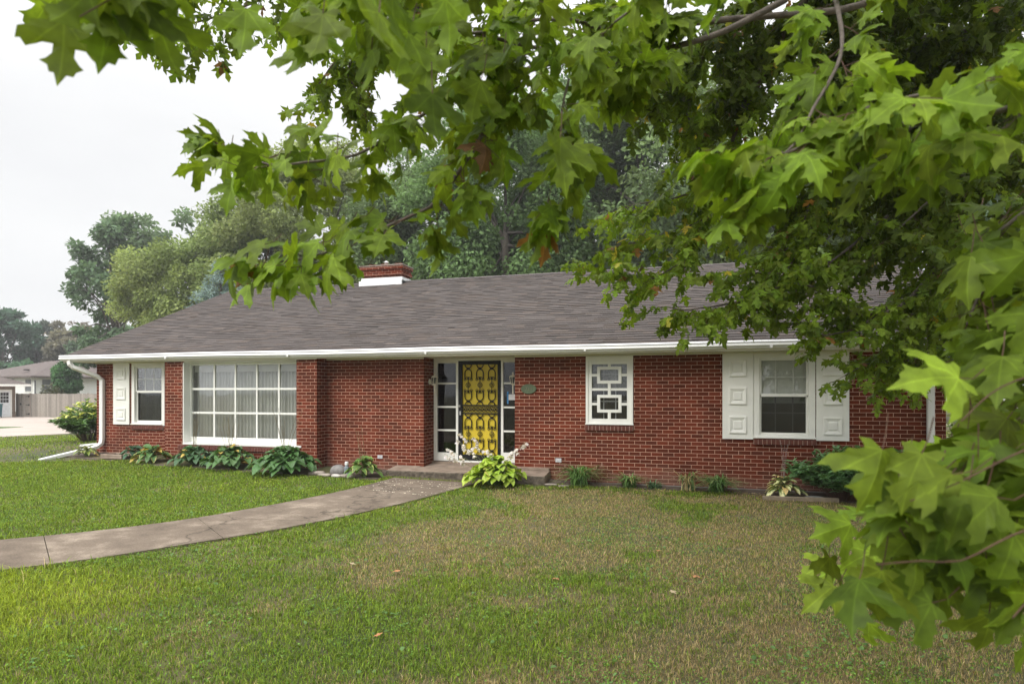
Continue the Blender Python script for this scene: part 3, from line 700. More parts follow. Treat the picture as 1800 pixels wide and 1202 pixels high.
def column(cx, zt, zb):
    rr = .070; h = zt - zb
    gr.tube(arc(cx, zt, .068, 180, 360, .072), T, n=5); gr.tube(arc(cx, zb, .068, 0, 180, .072), T, n=5)
    if True:
        for s, z0_ in ((1, zt), (-1, zb)):
            zk = z0_ - s * .085
            gr.tube([(cx - .03, gy, zk), (cx + .03, gy, zk)], .014, n=5)
            zo = z0_ - s * .17; le = h * .5 - .10
            for m_ in (-1, 1):
                pts = [(cx + m_ * rr * math.cos(R(t)), gy, zo + s * .075 * math.sin(R(t))) for t in range(90, -1, -15)]
                zend = z0_ - s * (h * .5 - .10)
                pts += [(cx + m_ * rr, gy, zo - (zo - zend) * .35), (cx + m_ * rr * .98, gy, zo - (zo - zend) * .7), (cx + m_ * rr * .8, gy, zo - (zo - zend) * .9)]
                gr.tube(pts, T, n=5)
                # outward and inward scrolls
                gr.tube([(cx + m_ * (.066 + .022 * math.cos(a)), gy, zend + s * (.012 + .022 * math.sin(a))) for a in np.linspace(-2.6, 2.4, 12)], .0065, n=5)
                gr.tube([(cx + m_ * (.030 + .020 * math.cos(a)), gy, zend + s * (.035 + .024 * math.sin(a))) for a in np.linspace(0.3, 5.6, 12)], .0065, n=5)
                for kk in (.15, .45, .75): gr.tube([(cx + m_ * rr, gy, zo - (zo - zend) * kk), (cx + m_ * (rr + .018), gy, zo - (zo - zend) * kk + s * .008)], .006, n=4)
            gr.tube([(cx, gy, z0_ - s * (h * .5 - .17)), (cx, gy, z0_ - s * (h * .5 - .02))], .007, n=5)
            for q in (.15, .12): gr.tube([(cx - .012, gy, z0_ - s * (h * .5 - q)), (cx + .012, gy, z0_ - s * (h * .5 - q))], .012, n=5)
        zc = (zt + zb) / 2
        for a in range(6): gr.tube([(cx + .034 * math.cos(R(60 * a)) + .019 * math.cos(t), gy, zc + .034 * math.sin(R(60 * a)) + .019 * math.sin(t)) for t in np.linspace(0, 6.3, 9)], .0055, n=4)
for cx in cols3: column(cx, DZ1 - .075, RA); column(cx, RB, DZ0 + .12)
for z in (RA, RB): gr.box(PX0, PX1, gy - .012, gy + .012, z - .012, z + .012)
nq = 9
for i in range(nq):
    cx = PX0 + (PX1 - PX0) * (i + .5) / nq; cz = (RA + RB) / 2
    gr.tube(arc(cx, cz, .038, 0, 360, .058, 16), .006, n=4)
    for a in (45, 135, 225, 315): gr.tube([(cx, gy, cz), (cx + .05 * math.cos(R(a)), gy, cz + .07 * math.sin(R(a)))], .0055, n=4)
    gr.tube(arc(cx, cz, .014, 0, 360, None, 8), .008, n=4)
hb(gr, 'grille', M['iron'], door)
hd = MB(); hd.lathe((0, 0, 0), [(.012, 0), (.012, .03), (.026, .035), (.028, .055), (.015, .065)], 12)
hd.v = [(DX0 + .045 + a, dy_ - c, 1.405 + b) for a, b, c in hd.v]
lk = MB(); lk.box(DX0 + .03, DX0 + .06, dy_ - .012, dy_ - .001, 1.22, 1.30); hb(lk, 'lock', M['silver'], door)
hb(hd, 'handle', M['silver'], door)

# small crawl-space vents let into the brick
for x, z in ((-6.10, .37), (-2.39, .415)):
    v = MB(); v.box(x - .055, x + .055, -.012, -.0015, z - .036, z + .036)
    for i in range(4):
        for j in range(2): v.box(x - .045 + i * .025, x - .030 + i * .025, -.016, -.012, z - .026 + j * .03, z - .005 + j * .03)
    hb(v, 'crawl_vent', M['steel'])

# entry slab
s = MB(); s.v = []
sx0, sx1, sy0, sy1 = -5.72, -2.55, -.46, .55
n = 26
front = [(sx0 + (sx1 - sx0) * i / n, sy0 + .015 * math.sin(i * 1.7) * (0 < i < n)) for i in range(n + 1)]
s.add([(x, y, .165) for x, y in front] + [(x, sy1 if -5.13 < x < -3.24 else -.002, .245 if -5.13 < x < -3.24 else .215) for x, y in front], [(i, i + 1, n + 2 + i, n + 1 + i) for i in range(n)])
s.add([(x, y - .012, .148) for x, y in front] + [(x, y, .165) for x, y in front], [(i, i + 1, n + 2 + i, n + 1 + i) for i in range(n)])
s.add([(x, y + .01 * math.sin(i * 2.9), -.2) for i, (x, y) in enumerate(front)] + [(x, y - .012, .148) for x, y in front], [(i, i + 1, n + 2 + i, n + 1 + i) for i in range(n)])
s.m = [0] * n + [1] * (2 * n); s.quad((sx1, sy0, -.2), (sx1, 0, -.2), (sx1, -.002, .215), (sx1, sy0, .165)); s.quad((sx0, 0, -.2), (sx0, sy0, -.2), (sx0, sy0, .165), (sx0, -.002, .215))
s.box(-5.131, -3.241, ENT - .1, ENT + .04, .2, .262)
s.box(-3.24, -2.56, -.05, -.003, .216, .262)
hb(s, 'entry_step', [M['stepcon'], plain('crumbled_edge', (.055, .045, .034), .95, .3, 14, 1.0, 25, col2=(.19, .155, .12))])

# ------------------------------------------------------------------ lanterns, plaque, notice
def lantern(side, label):
    x = -5.131 if side > 0 else -3.242; o = thing('wall_lantern', label, 'wall lamp', (x, .27, 1.90), 0, 'carriage lanterns at the front door')
    b = MB(); b.lathe((0, 0, 0), [(.03, 0), (.06, .006), (.055, .02), (.02, .03)], 14); b.v = [(c * side, a, bb) for a, bb, c in b.v]
    b.tube([(side * .02, 0, -.01), (side * .06, 0, -.06), (side * .10, 0, -.075), (side * .115, 0, -.045)], .009, n=6)
    b.build('bracket', M['lantern'], o)
    c = MB(); cx = side * .115; c.lathe((cx, 0, -.05), [(.012, -.20), (.016, -.18), (.010, -.12), (.014, -.06), (.010, -.03), (.03, -.012), (.045, .0), (.04, .006)], 10)
    for i in range(6):
        a = R(60 * i + 30); c.tube([(cx + .042 * math.cos(a), .042 * math.sin(a), -.05), (cx + .066 * math.cos(a), .066 * math.sin(a), .085)], .0055, n=4)
    c.lathe((cx, 0, .085), [(.075, 0), (.075, .008), (.045, .03), (.02, .042), (.012, .055), (.022, .07), (.012, .085), (.004, .10)], 12); c.build('cage', M['lantern'], o)
    g = MB(); g.lathe((cx, 0, -.05), [(.036, .002), (.060, .134)], 6); g.build('lamp_glass', M['glassdark'], o)
    return o
lantern(1, 'cream carriage lantern with a long tail on the brick left of the front door')
lantern(-1, 'cream carriage lantern right of the front door, half hidden by the brick corner')
pq = thing('number_plaque', 'oval green bronze house number plaque on the brick right of the door', 'sign', (-2.966, -.012, 1.748))
m_ = MB(); n = 36
def el(kx, kz, y): return [(kx * math.cos(2 * math.pi * i / n), y, kz * math.sin(2 * math.pi * i / n)) for i in range(n)]
L = [el(.150, .095, .010), el(.150, .095, -.006), el(.143, .089, -.012), el(.134, .080, -.012), el(.131, .077, -.007)]
m_.add(sum(L, []), [(i * n + j, i * n + n + j, i * n + n + (j + 1) % n, i * n + (j + 1) % n) for i in range(4) for j in range(n)] + [tuple(4 * n + j for j in range(n))[::-1]])
m_.build('plate', M['bronze'], pq)
for dig, dx_ in (('7', -.045), ('1', .005), ('1', .05)):
  fc = bpy.data.curves.new('numeral', 'FONT'); fc.body = dig; fc.size = .085; fc.extrude = .004; fc.align_x = 'CENTER'; fc.align_y = 'CENTER'
  ft = bpy.data.objects.new('numeral_text', fc); COL.objects.link(ft); bpy.context.view_layer.update()
  fm = bpy.data.meshes.new_from_object(ft.evaluated_get(bpy.context.evaluated_depsgraph_get())); bpy.data.objects.remove(ft); fm.materials.clear()
  fo = link('numeral', fm, pq, M['bronzelet']); fo.rotation_euler = (R(90), 0, 0); fo.location = (dx_, -.010, 0)
nt_ = thing('paper_notice', 'white paper notice taped with blue tape inside the right sidelight', 'notice', (-3.45, ENT + .012, 1.60))
q = MB(); q.box(-.075, .12, -.0005, .0, -.07, .045); q.build('sheet', M['paper'], nt_)
q = MB(); q.box(-.105, -.07, -.0015, -.0008, -.145, .10); q.build('tape', M['tape'], nt_)

# ------------------------------------------------------------------ plants along the wall
def blade_template(nl=6, fold=.35, width=.62):
    """Heart-shaped blade on the unit length: a 3-wide strip with a folded midrib."""
    vs = []; prof = [(0, .10), (.10, .66), (.28, 1.0), (.5, 1.0), (.72, .80), (.88, .46), (1, 0.05)]
    for t, wd in prof:
        hw = wd * width / 2
        for k in (-1, -.5, 0, .5, 1): vs.append((k * hw, t - .06 * abs(k) * (t < .15), abs(k) * hw * fold))
    fs = [(i * 5 + j, i * 5 + j + 1, i * 5 + 6 + j, i * 5 + 5 + j) for i in range(len(prof) - 1) for j in range(4)]
    return np.array(vs), np.array(fs)
def rosette(name, label, loc, rad, hgtm, nleaf, llen, col, edge=None, cat='plant', group=None, seed=0, width=.62, spoil=.04, yellow=(.45, .33, .08)):
    r = np.random.default_rng(seed); o = thing(name, label, cat, loc, 0, group)
    tv, tf = blade_template(width=width); acc = Acc(); st = MB()
    for i in range(nleaf):
        az = i * 2.399 + r.normal(0, .25); lev = (i + .5) / nleaf              # 0 = outer skirt, 1 = heart
        L = llen * r.uniform(.75, 1.15) * (1 - .25 * lev)
        rr = rad * (1 - .75 * lev) * r.uniform(.75, 1.05); start = max(rr - L * .75, .02)
        h = hgtm * (.30 + .62 * lev ** .8) * r.uniform(.85, 1.1)
        d = np.array([math.cos(az), math.sin(az), 0]); p0 = d * start + [0, 0, h]; a2 = az + r.normal(0, .5); d0 = d; d = np.array([math.cos(a2), math.sin(a2), 0])
        st.tube([(d0[0] * .02, d0[1] * .02, 0), tuple(d0 * start * .6 + [0, 0, h * .75]), tuple(p0)], .006, .004, 4, False)
        dz0 = .15 + .5 * lev; drop = .72 - .25 * lev
        V = tv * L; t = tv[:, 1]
        along = np.stack([t * L, (dz0 * t - drop * t * t) * L], 1)              # horizontal, vertical
        tilt = r.normal(0, .3)
        side = np.array([-d[1], d[0], 0])
        lat = V[:, 0]; lift = V[:, 2] + lat * tilt * .6 + .008 * np.sin(t * 18 + i) * np.abs(tv[:, 0]) * 3
        pts = p0[None] + along[:, :1] * d[None] * .92 + lat[:, None] * side[None]; pts[:, 2] += along[:, 1] + lift
        pts[:, 2] = np.maximum(pts[:, 2], .012)
        k = r.uniform(.75, 1.25); c = np.tile(np.array(col) * k, (len(tv), 1)) * (1, r.uniform(.9, 1.1), 1)
        if edge is not None:
            e = (np.abs(tv[:, 0]) > .9 * np.interp(tv[:, 1], [0, .1, .28, .5, .72, .88, 1], [.03, .19, .3, .28, .2, .1, 0])) if edge[0] == 'edge' else (np.abs(tv[:, 0]) < .1)
            if r.random() < edge[2]: c[e] = edge[1]
        if r.random() < spoil: c[:] = yellow
        acc.add(pts, tf, c, tv[:, :2])
    acc.build('leaves', M['plant'], o, True)
    sto = st.build('stalk', plain(name + '_stalk', (.12, .2, .05), .6), o)
    return o
def scapes(o, n, h, lean, seed, flowers=0, spread=.5, col=(.16, .13, .07), dirx=None):
    """Flower stalks of a hosta, dry pods or open pale bells."""
    r = np.random.default_rng(seed); st = MB(); acc = Acc(); st.col = col
    for i in range(n):
        az = r.uniform(0, 6.28); ln = lean * r.uniform(.5, 1.2); H = h * r.uniform(.75, 1.1)
        dx, dy = (math.cos(az) * ln, math.sin(az) * ln) if dirx is None else (dirx[i][0], dirx[i][1])
        if dirx is not None: H = dirx[i][2]
        b = np.array([r.uniform(-.1, .1) * spread, r.uniform(-.1, .1) * spread, .05])
        pts = [b + np.array([dx * t ** 1.5, dy * t ** 1.5, H * t]) for t in np.linspace(0, 1, 7)]
        st.tube(pts, .0045, .002, 4, False)
        for t in np.linspace(.62, 1, 9):
            p = b + np.array([dx * t ** 1.5, dy * t ** 1.5, H * t]); a = r.uniform(0, 6.28)
            q = p + np.array([math.cos(a) * .02, math.sin(a) * .02, -.012]); st.tube([p, q], .004, .002, 4, False)
            if flowers and t > .70 and r.random() < flowers:
                acc = Acc()
                for pet in range(5):
                    aa = pet * 1.257; dd = np.array([math.cos(a) * .6 + math.cos(aa) * .45, math.sin(a) * .6 + math.sin(aa) * .45, -.55])
                    tv = np.array([(-.25, 0, 0), (.25, 0, 0), (.35, .6, .1), (0, 1, .25), (-.35, .6, .1)]); tf = np.array([(0, 1, 2), (0, 2, 3), (0, 3, 4)])
                    V, T, C, U = scatter(tv, tf, q[None], frames(dd[None], np.array([[math.cos(aa), math.sin(aa), .6]])), np.array([.070 * r.uniform(.8, 1.1)]), np.array([[.74, .70, .74]]))
                    acc.add(V, T, C, U)
                acc.build('flower', M['petal'], o)
    st.build('flower_stalk', M['dry'], o, cols=True)
hg = 'hostas along the front wall'
def at(x, y, dz=.01): return (x, y, float(hgt(x, y)) + dz)
GRN = (.060, .125, .035); BLU = (.048, .105, .042)
rosette('hosta', 'small yellow edged hosta under the left downspout', at(-13.35, -.45), .32, .22, 30, .20, (.16, .20, .04), ('edge', (.55, .50, .18), .8), 'plant', hg, 1, .4)
o = rosette('hosta', 'small dark bluish hosta beside the splash block', at(-11.9, -.55), .34, .28, 26, .26, (.045, .095, .05), None, 'plant', hg, 2, .5)
o = rosette('hosta', 'hosta with scorched yellow brown outer leaves left of the picture window', at(-11.15, -.75), .46, .32, 60, .25, GRN, ('edge', (.45, .40, .12), .35), 'plant', hg, 3, .5, .18)
o = rosette('hosta', 'dark hosta under the left end of the picture window', at(-10.05, -.75), .54, .36, 95, .21, BLU, None, 'plant', hg, 4, .66); scapes(o, 7, .95, .2, 4)
o = rosette('hosta', 'broad leaved hosta under the middle of the picture window', at(-9.05, -.85), .62, .42, 120, .22, GRN, None, 'plant', hg, 5, .74, .05); scapes(o, 9, .95, .22, 5)
o = rosette('hosta', 'largest dark green hosta in front of the brick pier', at(-7.62, -1.0), .74, .48, 170, .23, (.055, .12, .035), None, 'plant', hg, 6, .76, .03); scapes(o, 7, 1.15, .3, 6)
o = rosette('hosta', 'medium hosta with pale leaf edges where the walk meets the step', at(-5.98, -.85), .42, .36, 52, .25, (.10, .175, .045), ('edge', (.40, .40, .12), .4), 'plant', hg, 7, .5, .06, (.5, .4, .15)); scapes(o, 4, .85, .12, 7)
o = rosette('hosta', 'chartreuse hosta with pale lilac flowers in front of the step', at(-3.35, -.92), .60, .50, 190, .19, (.27, .37, .045), None, 'plant', hg, 8, .88, .04, (.42, .40, .10))
scapes(o, 9, 1.0, .6, 9, .85, dirx=[(-.80, .1, .74), (-.92, -.05, .60), (-.72, .2, .86), (-.62, 0, .68), (-.95, .1, .48), (-.1, -.1, .60), (.52, .1, .72), (.38, 0, .58), (-.42, .1, .80)], col=(.20, .22, .10))
o = rosette('hosta', 'small cream and green variegated hosta below the right window', at(1.42, -.62), .38, .32, 52, .24, (.10, .17, .045), ('mid', (.72, .70, .38), .8), 'plant', hg, 10, .42, .05, (.6, .45, .2)); scapes(o, 4, .80, .12, 11, 0, .5, (.34, .27, .26))

def grass_clump(name, label, loc, n, h, spread, col, seed, cat='plant', group=None, dead=.1):
    r = np.random.default_rng(seed); o = thing(name, label, cat, loc, 0, group); acc = Acc(); t = np.linspace(0, 1, 6)
    tf = np.array([(2 * i, 2 * i + 1, 2 * i + 3, 2 * i + 2) for i in range(5)])
    for i in range(n):
        az = r.uniform(0, 6.28); H = h * r.uniform(.6, 1.15); out_ = spread * r.uniform(.2, 1.3); b = r.normal(0, .05, 2)
        d = np.array([math.cos(az), math.sin(az)]); wd = .010 * r.uniform(.7, 1.3)
        x = d[0] * out_ * t ** 1.6 + b[0]; y = d[1] * out_ * t ** 1.6 + b[1]; z = H * (2.1 * t - 1.35 * t * t * (1 + r.uniform(0, .4)))
        c = np.array(col) * r.uniform(.7, 1.3)
        if r.random() < dead: c = np.array((.34, .27, .13)) * r.uniform(.7, 1.2)
        wv = wd * (1 - t ** 3); s = np.array([-d[1], d[0]])
        V = np.empty((12, 3)); V[0::2] = np.stack([x + s[0] * wv, y + s[1] * wv, z], 1); V[1::2] = np.stack([x - s[0] * wv, y - s[1] * wv, z], 1)
        acc.add(V, tf, np.tile(c, (12, 1)), V[:, :2])
    acc.build('blades', M['plant'], o); return o
gc = 'daylily clumps under the right wall'
grass_clump('daylily', 'large arching daylily clump right of the step', at(-1.95, -.32), 230, .42, .62, (.10, .19, .05), 21, 'plant', gc)
grass_clump('daylily', 'small daylily clump under the lattice window', at(-1.05, -.30), 120, .30, .44, (.10, .18, .05), 22, 'plant', gc)
grass_clump('daylily', 'daylily clump left of the variegated hosta', at(.42, -.40), 190, .34, .54, (.10, .185, .055), 23, 'plant', gc)
grass_clump('weed_tuft', 'thin wispy weed tuft left of the last daylily clump', at(-.05, -.38), 60, .45, .45, (.11, .17, .06), 24, 'plant', None, .35)
grass_clump('weed_tuft', 'low blue green weed tuft between two daylily clumps', at(-.62, -.30), 60, .16, .22, (.07, .13, .06), 25, 'plant')

def leafy_bush(name, label, loc, rx, ry, rz, nst, nl, llen, lw, col, seed, cat='shrub', group=None, tips=None, ntip=0, shape=.9):
    r = np.random.default_rng(seed); o = thing(name, label, cat, loc, 0, group); st = MB()
    tv = np.array([(0, 0, 0), (-lw * .8, .3, .06), (-lw, .55, .08), (0, 1, -.08), (lw, .55, .08), (lw * .8, .3, .06), (0, .5, 0)]); tf = np.array([(0, 6, 1), (1, 6, 2), (2, 6, 3), (3, 6, 4), (4, 6, 5), (5, 6, 0)])
    pos, tt, nn, cc = [], [], [], []
    for i in range(nst):
        az = r.uniform(0, 6.28); u = math.sqrt(r.random()); el_ = r.uniform(.35, 1)
        tip = np.array([math.cos(az) * rx * u, math.sin(az) * ry * u, rz * (1 - .55 * u * u) * r.uniform(.8, 1.1)])
        b = np.array([math.cos(az) * rx * .2 * u, math.sin(az) * ry * .2 * u, 0]); mid = (b + tip) / 2 + [0, 0, .1 * rz]
        st.tube([b, mid, tip], .007, .003, 4, False)
        for k in range(nl):
            t = r.uniform(.35, 1); p = (1 - t) ** 2 * b + 2 * t * (1 - t) * mid + t * t * tip
            a2 = r.uniform(0, 6.28); d = np.array([math.cos(a2), math.sin(a2), r.uniform(-.5, .7)]) + .4 * unit(tip - b)
            pos.append(p); tt.append(d); nn.append(np.array([0, 0, 1]) + r.normal(0, .35, 3))
            c = np.array(col) * r.uniform(.65, 1.35)
            if tips is not None and t > .8 and p[2] > rz * .55 and r.random() < ntip: c = np.array(tips) * r.uniform(.8, 1.1)
            cc.append(c)
    V, T, C, U = scatter(tv, tf, np.array(pos), frames(np.array(tt), np.array(nn)), llen * r.uniform(.7, 1.2, len(pos)), np.array(cc))
    bulk('foliage', V, T, M['plant'], C, o); st.build('stem', M['twig'], o)
    return o
leafy_bush('peony_bush', 'dark green peony bush right of the variegated hosta', at(2.30, -.66), .98, .58, .78, 100, 34, .14, .19, (.11, .21, .085), 31)
leafy_bush('peony_bush', 'smaller peony bush near the right downspout', at(3.25, -.45), .65, .4, .80, 48, 30, .14, .19, (.11, .21, .085), 32)
leafy_bush('yellow_shrub', 'rounded shrub with yellow topped leaves off the left corner of the house', (-17.5, 3.0, float(hgt(-17.5, 3.0))), .95, .95, 1.2, 110, 30, .17, .2, (.07, .14, .035), 33, tips=(.45, .48, .12), ntip=.5)
leafy_bush('flowering_shrub', 'loose shrub with white flower sprays past the right corner', (5.1, 2.2, 0), .9, .9, 1.15, 90, 26, .11, .16, (.11, .20, .05), 34, tips=(.62, .62, .50), ntip=.5)
leafy_bush('low_hedge', 'low dark hedge behind the white flowering shrub', (7.2, 6.4, 0), 1.6, .7, .75, 90, 34, .10, .25, (.035, .065, .025), 35, 'hedge')

# ------------------------------------------------------------------ stones, splash block, statue, pipe
def rock(name, label, loc, sx, sy, sz, seed, mat='stone', group=None, cat='stone', rz=0):
    import bmesh
    bm = bmesh.new(); bmesh.ops.create_icosphere(bm, subdivisions=3, radius=1); r = np.random.default_rng(seed); k = r.normal(0, 1, (5, 3))
    for v in bm.verts:
        c = v.co; f_ = 1 + .10 * sum(math.sin(c.dot(Vector(q)) * 1.6 + i) for i, q in enumerate(k)) / 2
        c2 = Vector([math.copysign(abs(x) ** (.7 if sz < .05 else .95), x) for x in c]); v.co = Vector((c2.x * sx * f_, c2.y * sy * f_, c2.z * sz * f_))
    me = bpy.data.meshes.new(name); bm.to_mesh(me); bm.free(); me.polygons.foreach_set('use_smooth', [True] * len(me.polygons))
    o = link(name, me, None, M[mat]); o.location = loc; o.rotation_euler = (0, 0, rz); return tag(o, label, cat, group)
ge = 'flat edging stones along the flower bed'
rock('edging_stone', 'long grey flat edging stone right of the largest hosta', at(-6.98, -.92, .03), .16, .09, .035, 1, 'stone', ge, rz=.2)
rock('edging_stone', 'thin brown edging stone in front of the round garden rock', at(-6.72, -1.04, .03), .13, .08, .03, 2, 'stone', ge, rz=-.2)
rock('edging_stone', 'small white edging stone in front of the pipe stub', at(-6.46, -1.06, .03), .10, .06, .03, 3, 'palestone', ge)
rock('edging_stone', 'pinkish edging stone between the pipe stub and the hosta by the step', at(-6.24, -1.02, .03), .15, .08, .035, 4, 'stone', ge, rz=-.3)
rock('garden_rock', 'rounded pinkish grey garden rock beside the pipe stub', at(-6.66, -.66, .05), .17, .12, .12, 5, 'greystone')
pp = thing('pipe_stub', 'grey upright pipe stub with a white cap among the stones', 'pipe', at(-6.40, -.78))
q = MB(); q.lathe((0, 0, 0), [(.045, 0), (.045, .15), (.032, .16), (.032, .19)], 12); q.build('pipe', plain('pvc_grey', (.24, .28, .32), .5), pp)
q = MB(); q.lathe((0, 0, .19), [(.036, 0), (.036, .05), (.028, .06)], 12); q.build('cap', M['gutter'], pp)
rock('edging_stone', 'flat pale stone at the right end of the step', at(-2.42, -.52, .02), .11, .07, .022, 6, 'stone', ge)
rock('edging_stone', 'narrow pale stone left of the large daylily clump', at(-2.18, -.58, .02), .10, .035, .02, 7, 'stone', ge, rz=.4)
rock('edging_stone', 'dark flat stone right of the variegated hosta', at(1.85, -.82, .04), .14, .08, .04, 8, 'greystone', ge)
tb = MB(); tb.box(-.55, .55, -.035, .035, 0, .07); o = tb.build('edging_timber', plain('old_timber', (.30, .24, .17), .9, .3, 10, .3, 30), bevel=.006); o.location = at(1.62, -.93, 0); o.rotation_euler = (0, 0, .12)
tag(o, 'weathered edging timber in front of the variegated hosta', 'timber')
sbk = MB(); sbk.box(-.30, .30, -.20, .20, 0, .06); sbk.box(-.30, .30, -.20, -.15, .06, .10); sbk.box(-.30, .30, .15, .20, .06, .10); sbk.box(-.30, -.25, -.15, .15, .06, .10)
o = sbk.build('splash_block', M['stepcon'], bevel=.01); o.location = at(-12.35, -.50, .0); tag(o, 'concrete splash block in the bed under the small left window', 'splash block')
sta = thing('garden_statue', 'small grey stone angel statue near the right downspout', 'statue', at(3.50, -.60, 0))
q = MB(); q.smooth = True; q.lathe((0, 0, 0), [(.10, 0), (.10, .10), (.07, .12), (.085, .16), (.075, .30), (.055, .40), (.065, .44), (.03, .48), (.028, .50), (.048, .53), (.050, .57), (.03, .61), (.004, .62)], 16)
for m in (-1, 1):
    q.tube([(m * .06, .0, .43), (m * .075, -.05, .36), (m * .015, -.08, .38)], .022, .014, 7)
q.build('figure', M['greystone'], sta)
q = MB()
for m in (-1, 1): q.add([(m * .02, .05, .44), (m * .13, .09, .54), (m * .15, .10, .42), (m * .10, .09, .28), (m * .02, .05, .30), (m * .02, .07, .44), (m * .13, .11, .54), (m * .15, .12, .42), (m * .10, .11, .28), (m * .02, .07, .30)], [(0, 1, 2, 3, 4), (9, 8, 7, 6, 5), (0, 5, 6, 1), (1, 6, 7, 2), (2, 7, 8, 3), (3, 8, 9, 4)])
q.build('wing', M['greystone'], sta)
# ------------------------------------------------------------------ lawn grass
def dryness(x, y):
    """0 = lush green, 1 = straw brown."""
    d = sst(-4.4, -.8, x) * (.40 + .28 * sst(-6.4, -4.4, y)) * sst(-.2, -1.2, y) + .10
    d = d + .12 * sst(.5, 3.5, x) * sst(-3, -6, y)
    d = d * (1 - .35 * sst(-5.0, -7.5, y)) + .22 * sst(-5.2, -7.0, y) * sst(-4.5, -2.0, x)
    d = d + (fbm(x, y, 1.5, 11) - .5) * 1.5 * (.3 + sst(-5, -2, x)) + (fbm(x, y, .45, 17) - .5) * .9 * (.3 + sst(-5, -2, x))
    lush = sst(-4.0, -6.5, x) * sst(-6.8, -4.6, y)
    return np.clip(d * (1 - .75 * lush), 0, 1)
def lawn():
    def sample(n, d0, d1, pw, um=.90):
        d = (d0 ** pw + (d1 ** pw - d0 ** pw) * rng.random(n)) ** (1 / pw); u = rng.uniform(-um, um, n) * d
        return -d * SN + u * CS, CAMY + d * CS + u * SN, d
    parts = [sample(560000, 2.6, 13.5, 1.05), sample(80000, 13, 27, 1.2)]
    x, y, d = (np.concatenate([p[i] for p in parts]) for i in range(3))
    jx, jy = x + rng.normal(0, .035, len(x)), y + rng.normal(0, .035, len(x)); ok = ~on_walk(jx, jy) & (y > -9.5)
    edge = np.where(x < -11.2, -.80, np.where(x < -5.6, -1.12, np.where(x < -2.4, -.70, np.where(x < 1.2, -.40, -.95))))
    edge = edge + .14 * (fbm(x, y, .5, 5) - .5)
    ok &= (y < edge) | (x < -14.2 - .3 * rng.random(len(x))) | (x > 5.5)
    ok &= ~((x > -14.3) & (x < 4.9) & (y > edge))
    # keep off the driveway
    ok &= ((x + 28.8) * 2.24 - (y - 8.1) * 1.05) > .1
    bare = fbm(x, y, .5, 23); dr = dryness(x, y)
    ok &= rng.random(len(x)) < np.where(bare > .60, .62, 1.0)
    x, y, d, dr = x[ok], y[ok], d[ok], dr[ok]; n = len(x)
    z = hgt(x, y)
    longz = sst(-3.2, -5.6, x) * sst(-6.4, -7.8, y)                      # uncut corner, bottom left
    H = (.020 + .018 * rng.random(n)) * (1 + .5 * fbm(x, y, .6, 31)) * (1 + 1.5 * longz * rng.random(n)) * (1 - .3 * dr) + .0012 * np.maximum(d - 8, 0)
    tall = rng.random(n) < .012 + .05 * longz; H = np.where(tall, H * 2.0, H); H = H * (.55 + .9 * fbm(x, y, .16, 71))
    W = (.0017 + .0020 * rng.random(n) ** 2) * (1 + np.maximum(d - 4, 0) * .15)
    az = rng.uniform(0, 2 * np.pi, n); bend = rng.uniform(.3, 1.3, n); dx, dy = np.cos(az), np.sin(az)
    V = np.empty((n, 5, 3)); sx, sy = -dy * W, dx * W
    V[:, 0] = np.stack([x - sx, y - sy, z - .004], 1); V[:, 1] = np.stack([x + sx, y + sy, z - .004], 1)
    mx_, my_ = x + dx * H * .35 * bend, y + dy * H * .35 * bend
    V[:, 2] = np.stack([mx_ + sx * .8, my_ + sy * .8, z + H * .62], 1); V[:, 3] = np.stack([mx_ - sx * .8, my_ - sy * .8, z + H * .62], 1)
    V[:, 4] = np.stack([x + dx * H * bend, y + dy * H * bend, z + H * (1.05 - .25 * bend)], 1)
    T = (np.array([(0, 1, 2), (0, 2, 3), (3, 2, 4)])[None] + (np.arange(n) * 5)[:, None, None]).reshape(-1, 3)
    gA = np.array((.097, .158, .024)); gB = np.array((.215, .265, .030)); br = np.array((.25, .185, .098)); br2 = np.array((.33, .262, .142))
    yl = np.clip(longz * 1.0 + rng.normal(.22, .22, n) + .5 * (fbm(x, y, .9, 41) - .5), 0, 1)[:, None]
    g = gA * (1 - yl) + gB * yl; b = np.where(rng.random((n, 1)) < .6, br, br2)
    isdry = (rng.random(n) < np.clip(sst(.08, .82, dr) * .85 + .04, .04, .82))[:, None]
    V[:, :4] = np.where(isdry[:, :, None], (V[:, :4] + V[:, [1, 0, 3, 2]]) / 2 + (V[:, :4] - V[:, [1, 0, 3, 2]]) * .32, V[:, :4]); C = np.where(isdry, b, g) * rng.uniform(.45, 1.6, (n, 1))
    o = bulk('lawn_grass', V.reshape(-1, 3), T, M['grass'], np.repeat(C, 5, 0)); tag(o, 'mown lawn grass, green by the walk and straw brown to the right', 'grass', None, 'stuff')
    # clover and broadleaf weeds
    x, y, d = sample(150000, 2.6, 13, 1.1); f = fbm(x, y, .55, 51); dens = sst(.50, .64, f) * .9 + .06
    wv = np.abs((x + 5.2) * .75 - (y + 6.2) * .66)                       # strip along the near side of the walk
    near_walk = (y < -1.2) & (x > -7) & (x < -2); dens = dens + .8 * near_walk * np.exp(-np.maximum(x - (-3.9 + (y + 1.9) * .45), 0) / .7)
    ok = (rng.random(len(x)) < dens) & ~on_walk(x, y) & (y < -1.3) & (y > -9.5); x, y, d = x[ok], y[ok], d[ok]; n = len(x)
    ang = np.linspace(0, 2 * np.pi, 6)[:-1]; tv = np.c_[np.cos(ang) * .42, np.sin(ang) * .5 + .5, .12 * np.cos(ang * 2)]; tf = np.array([(0, 1, 2), (0, 2, 3), (0, 3, 4)])
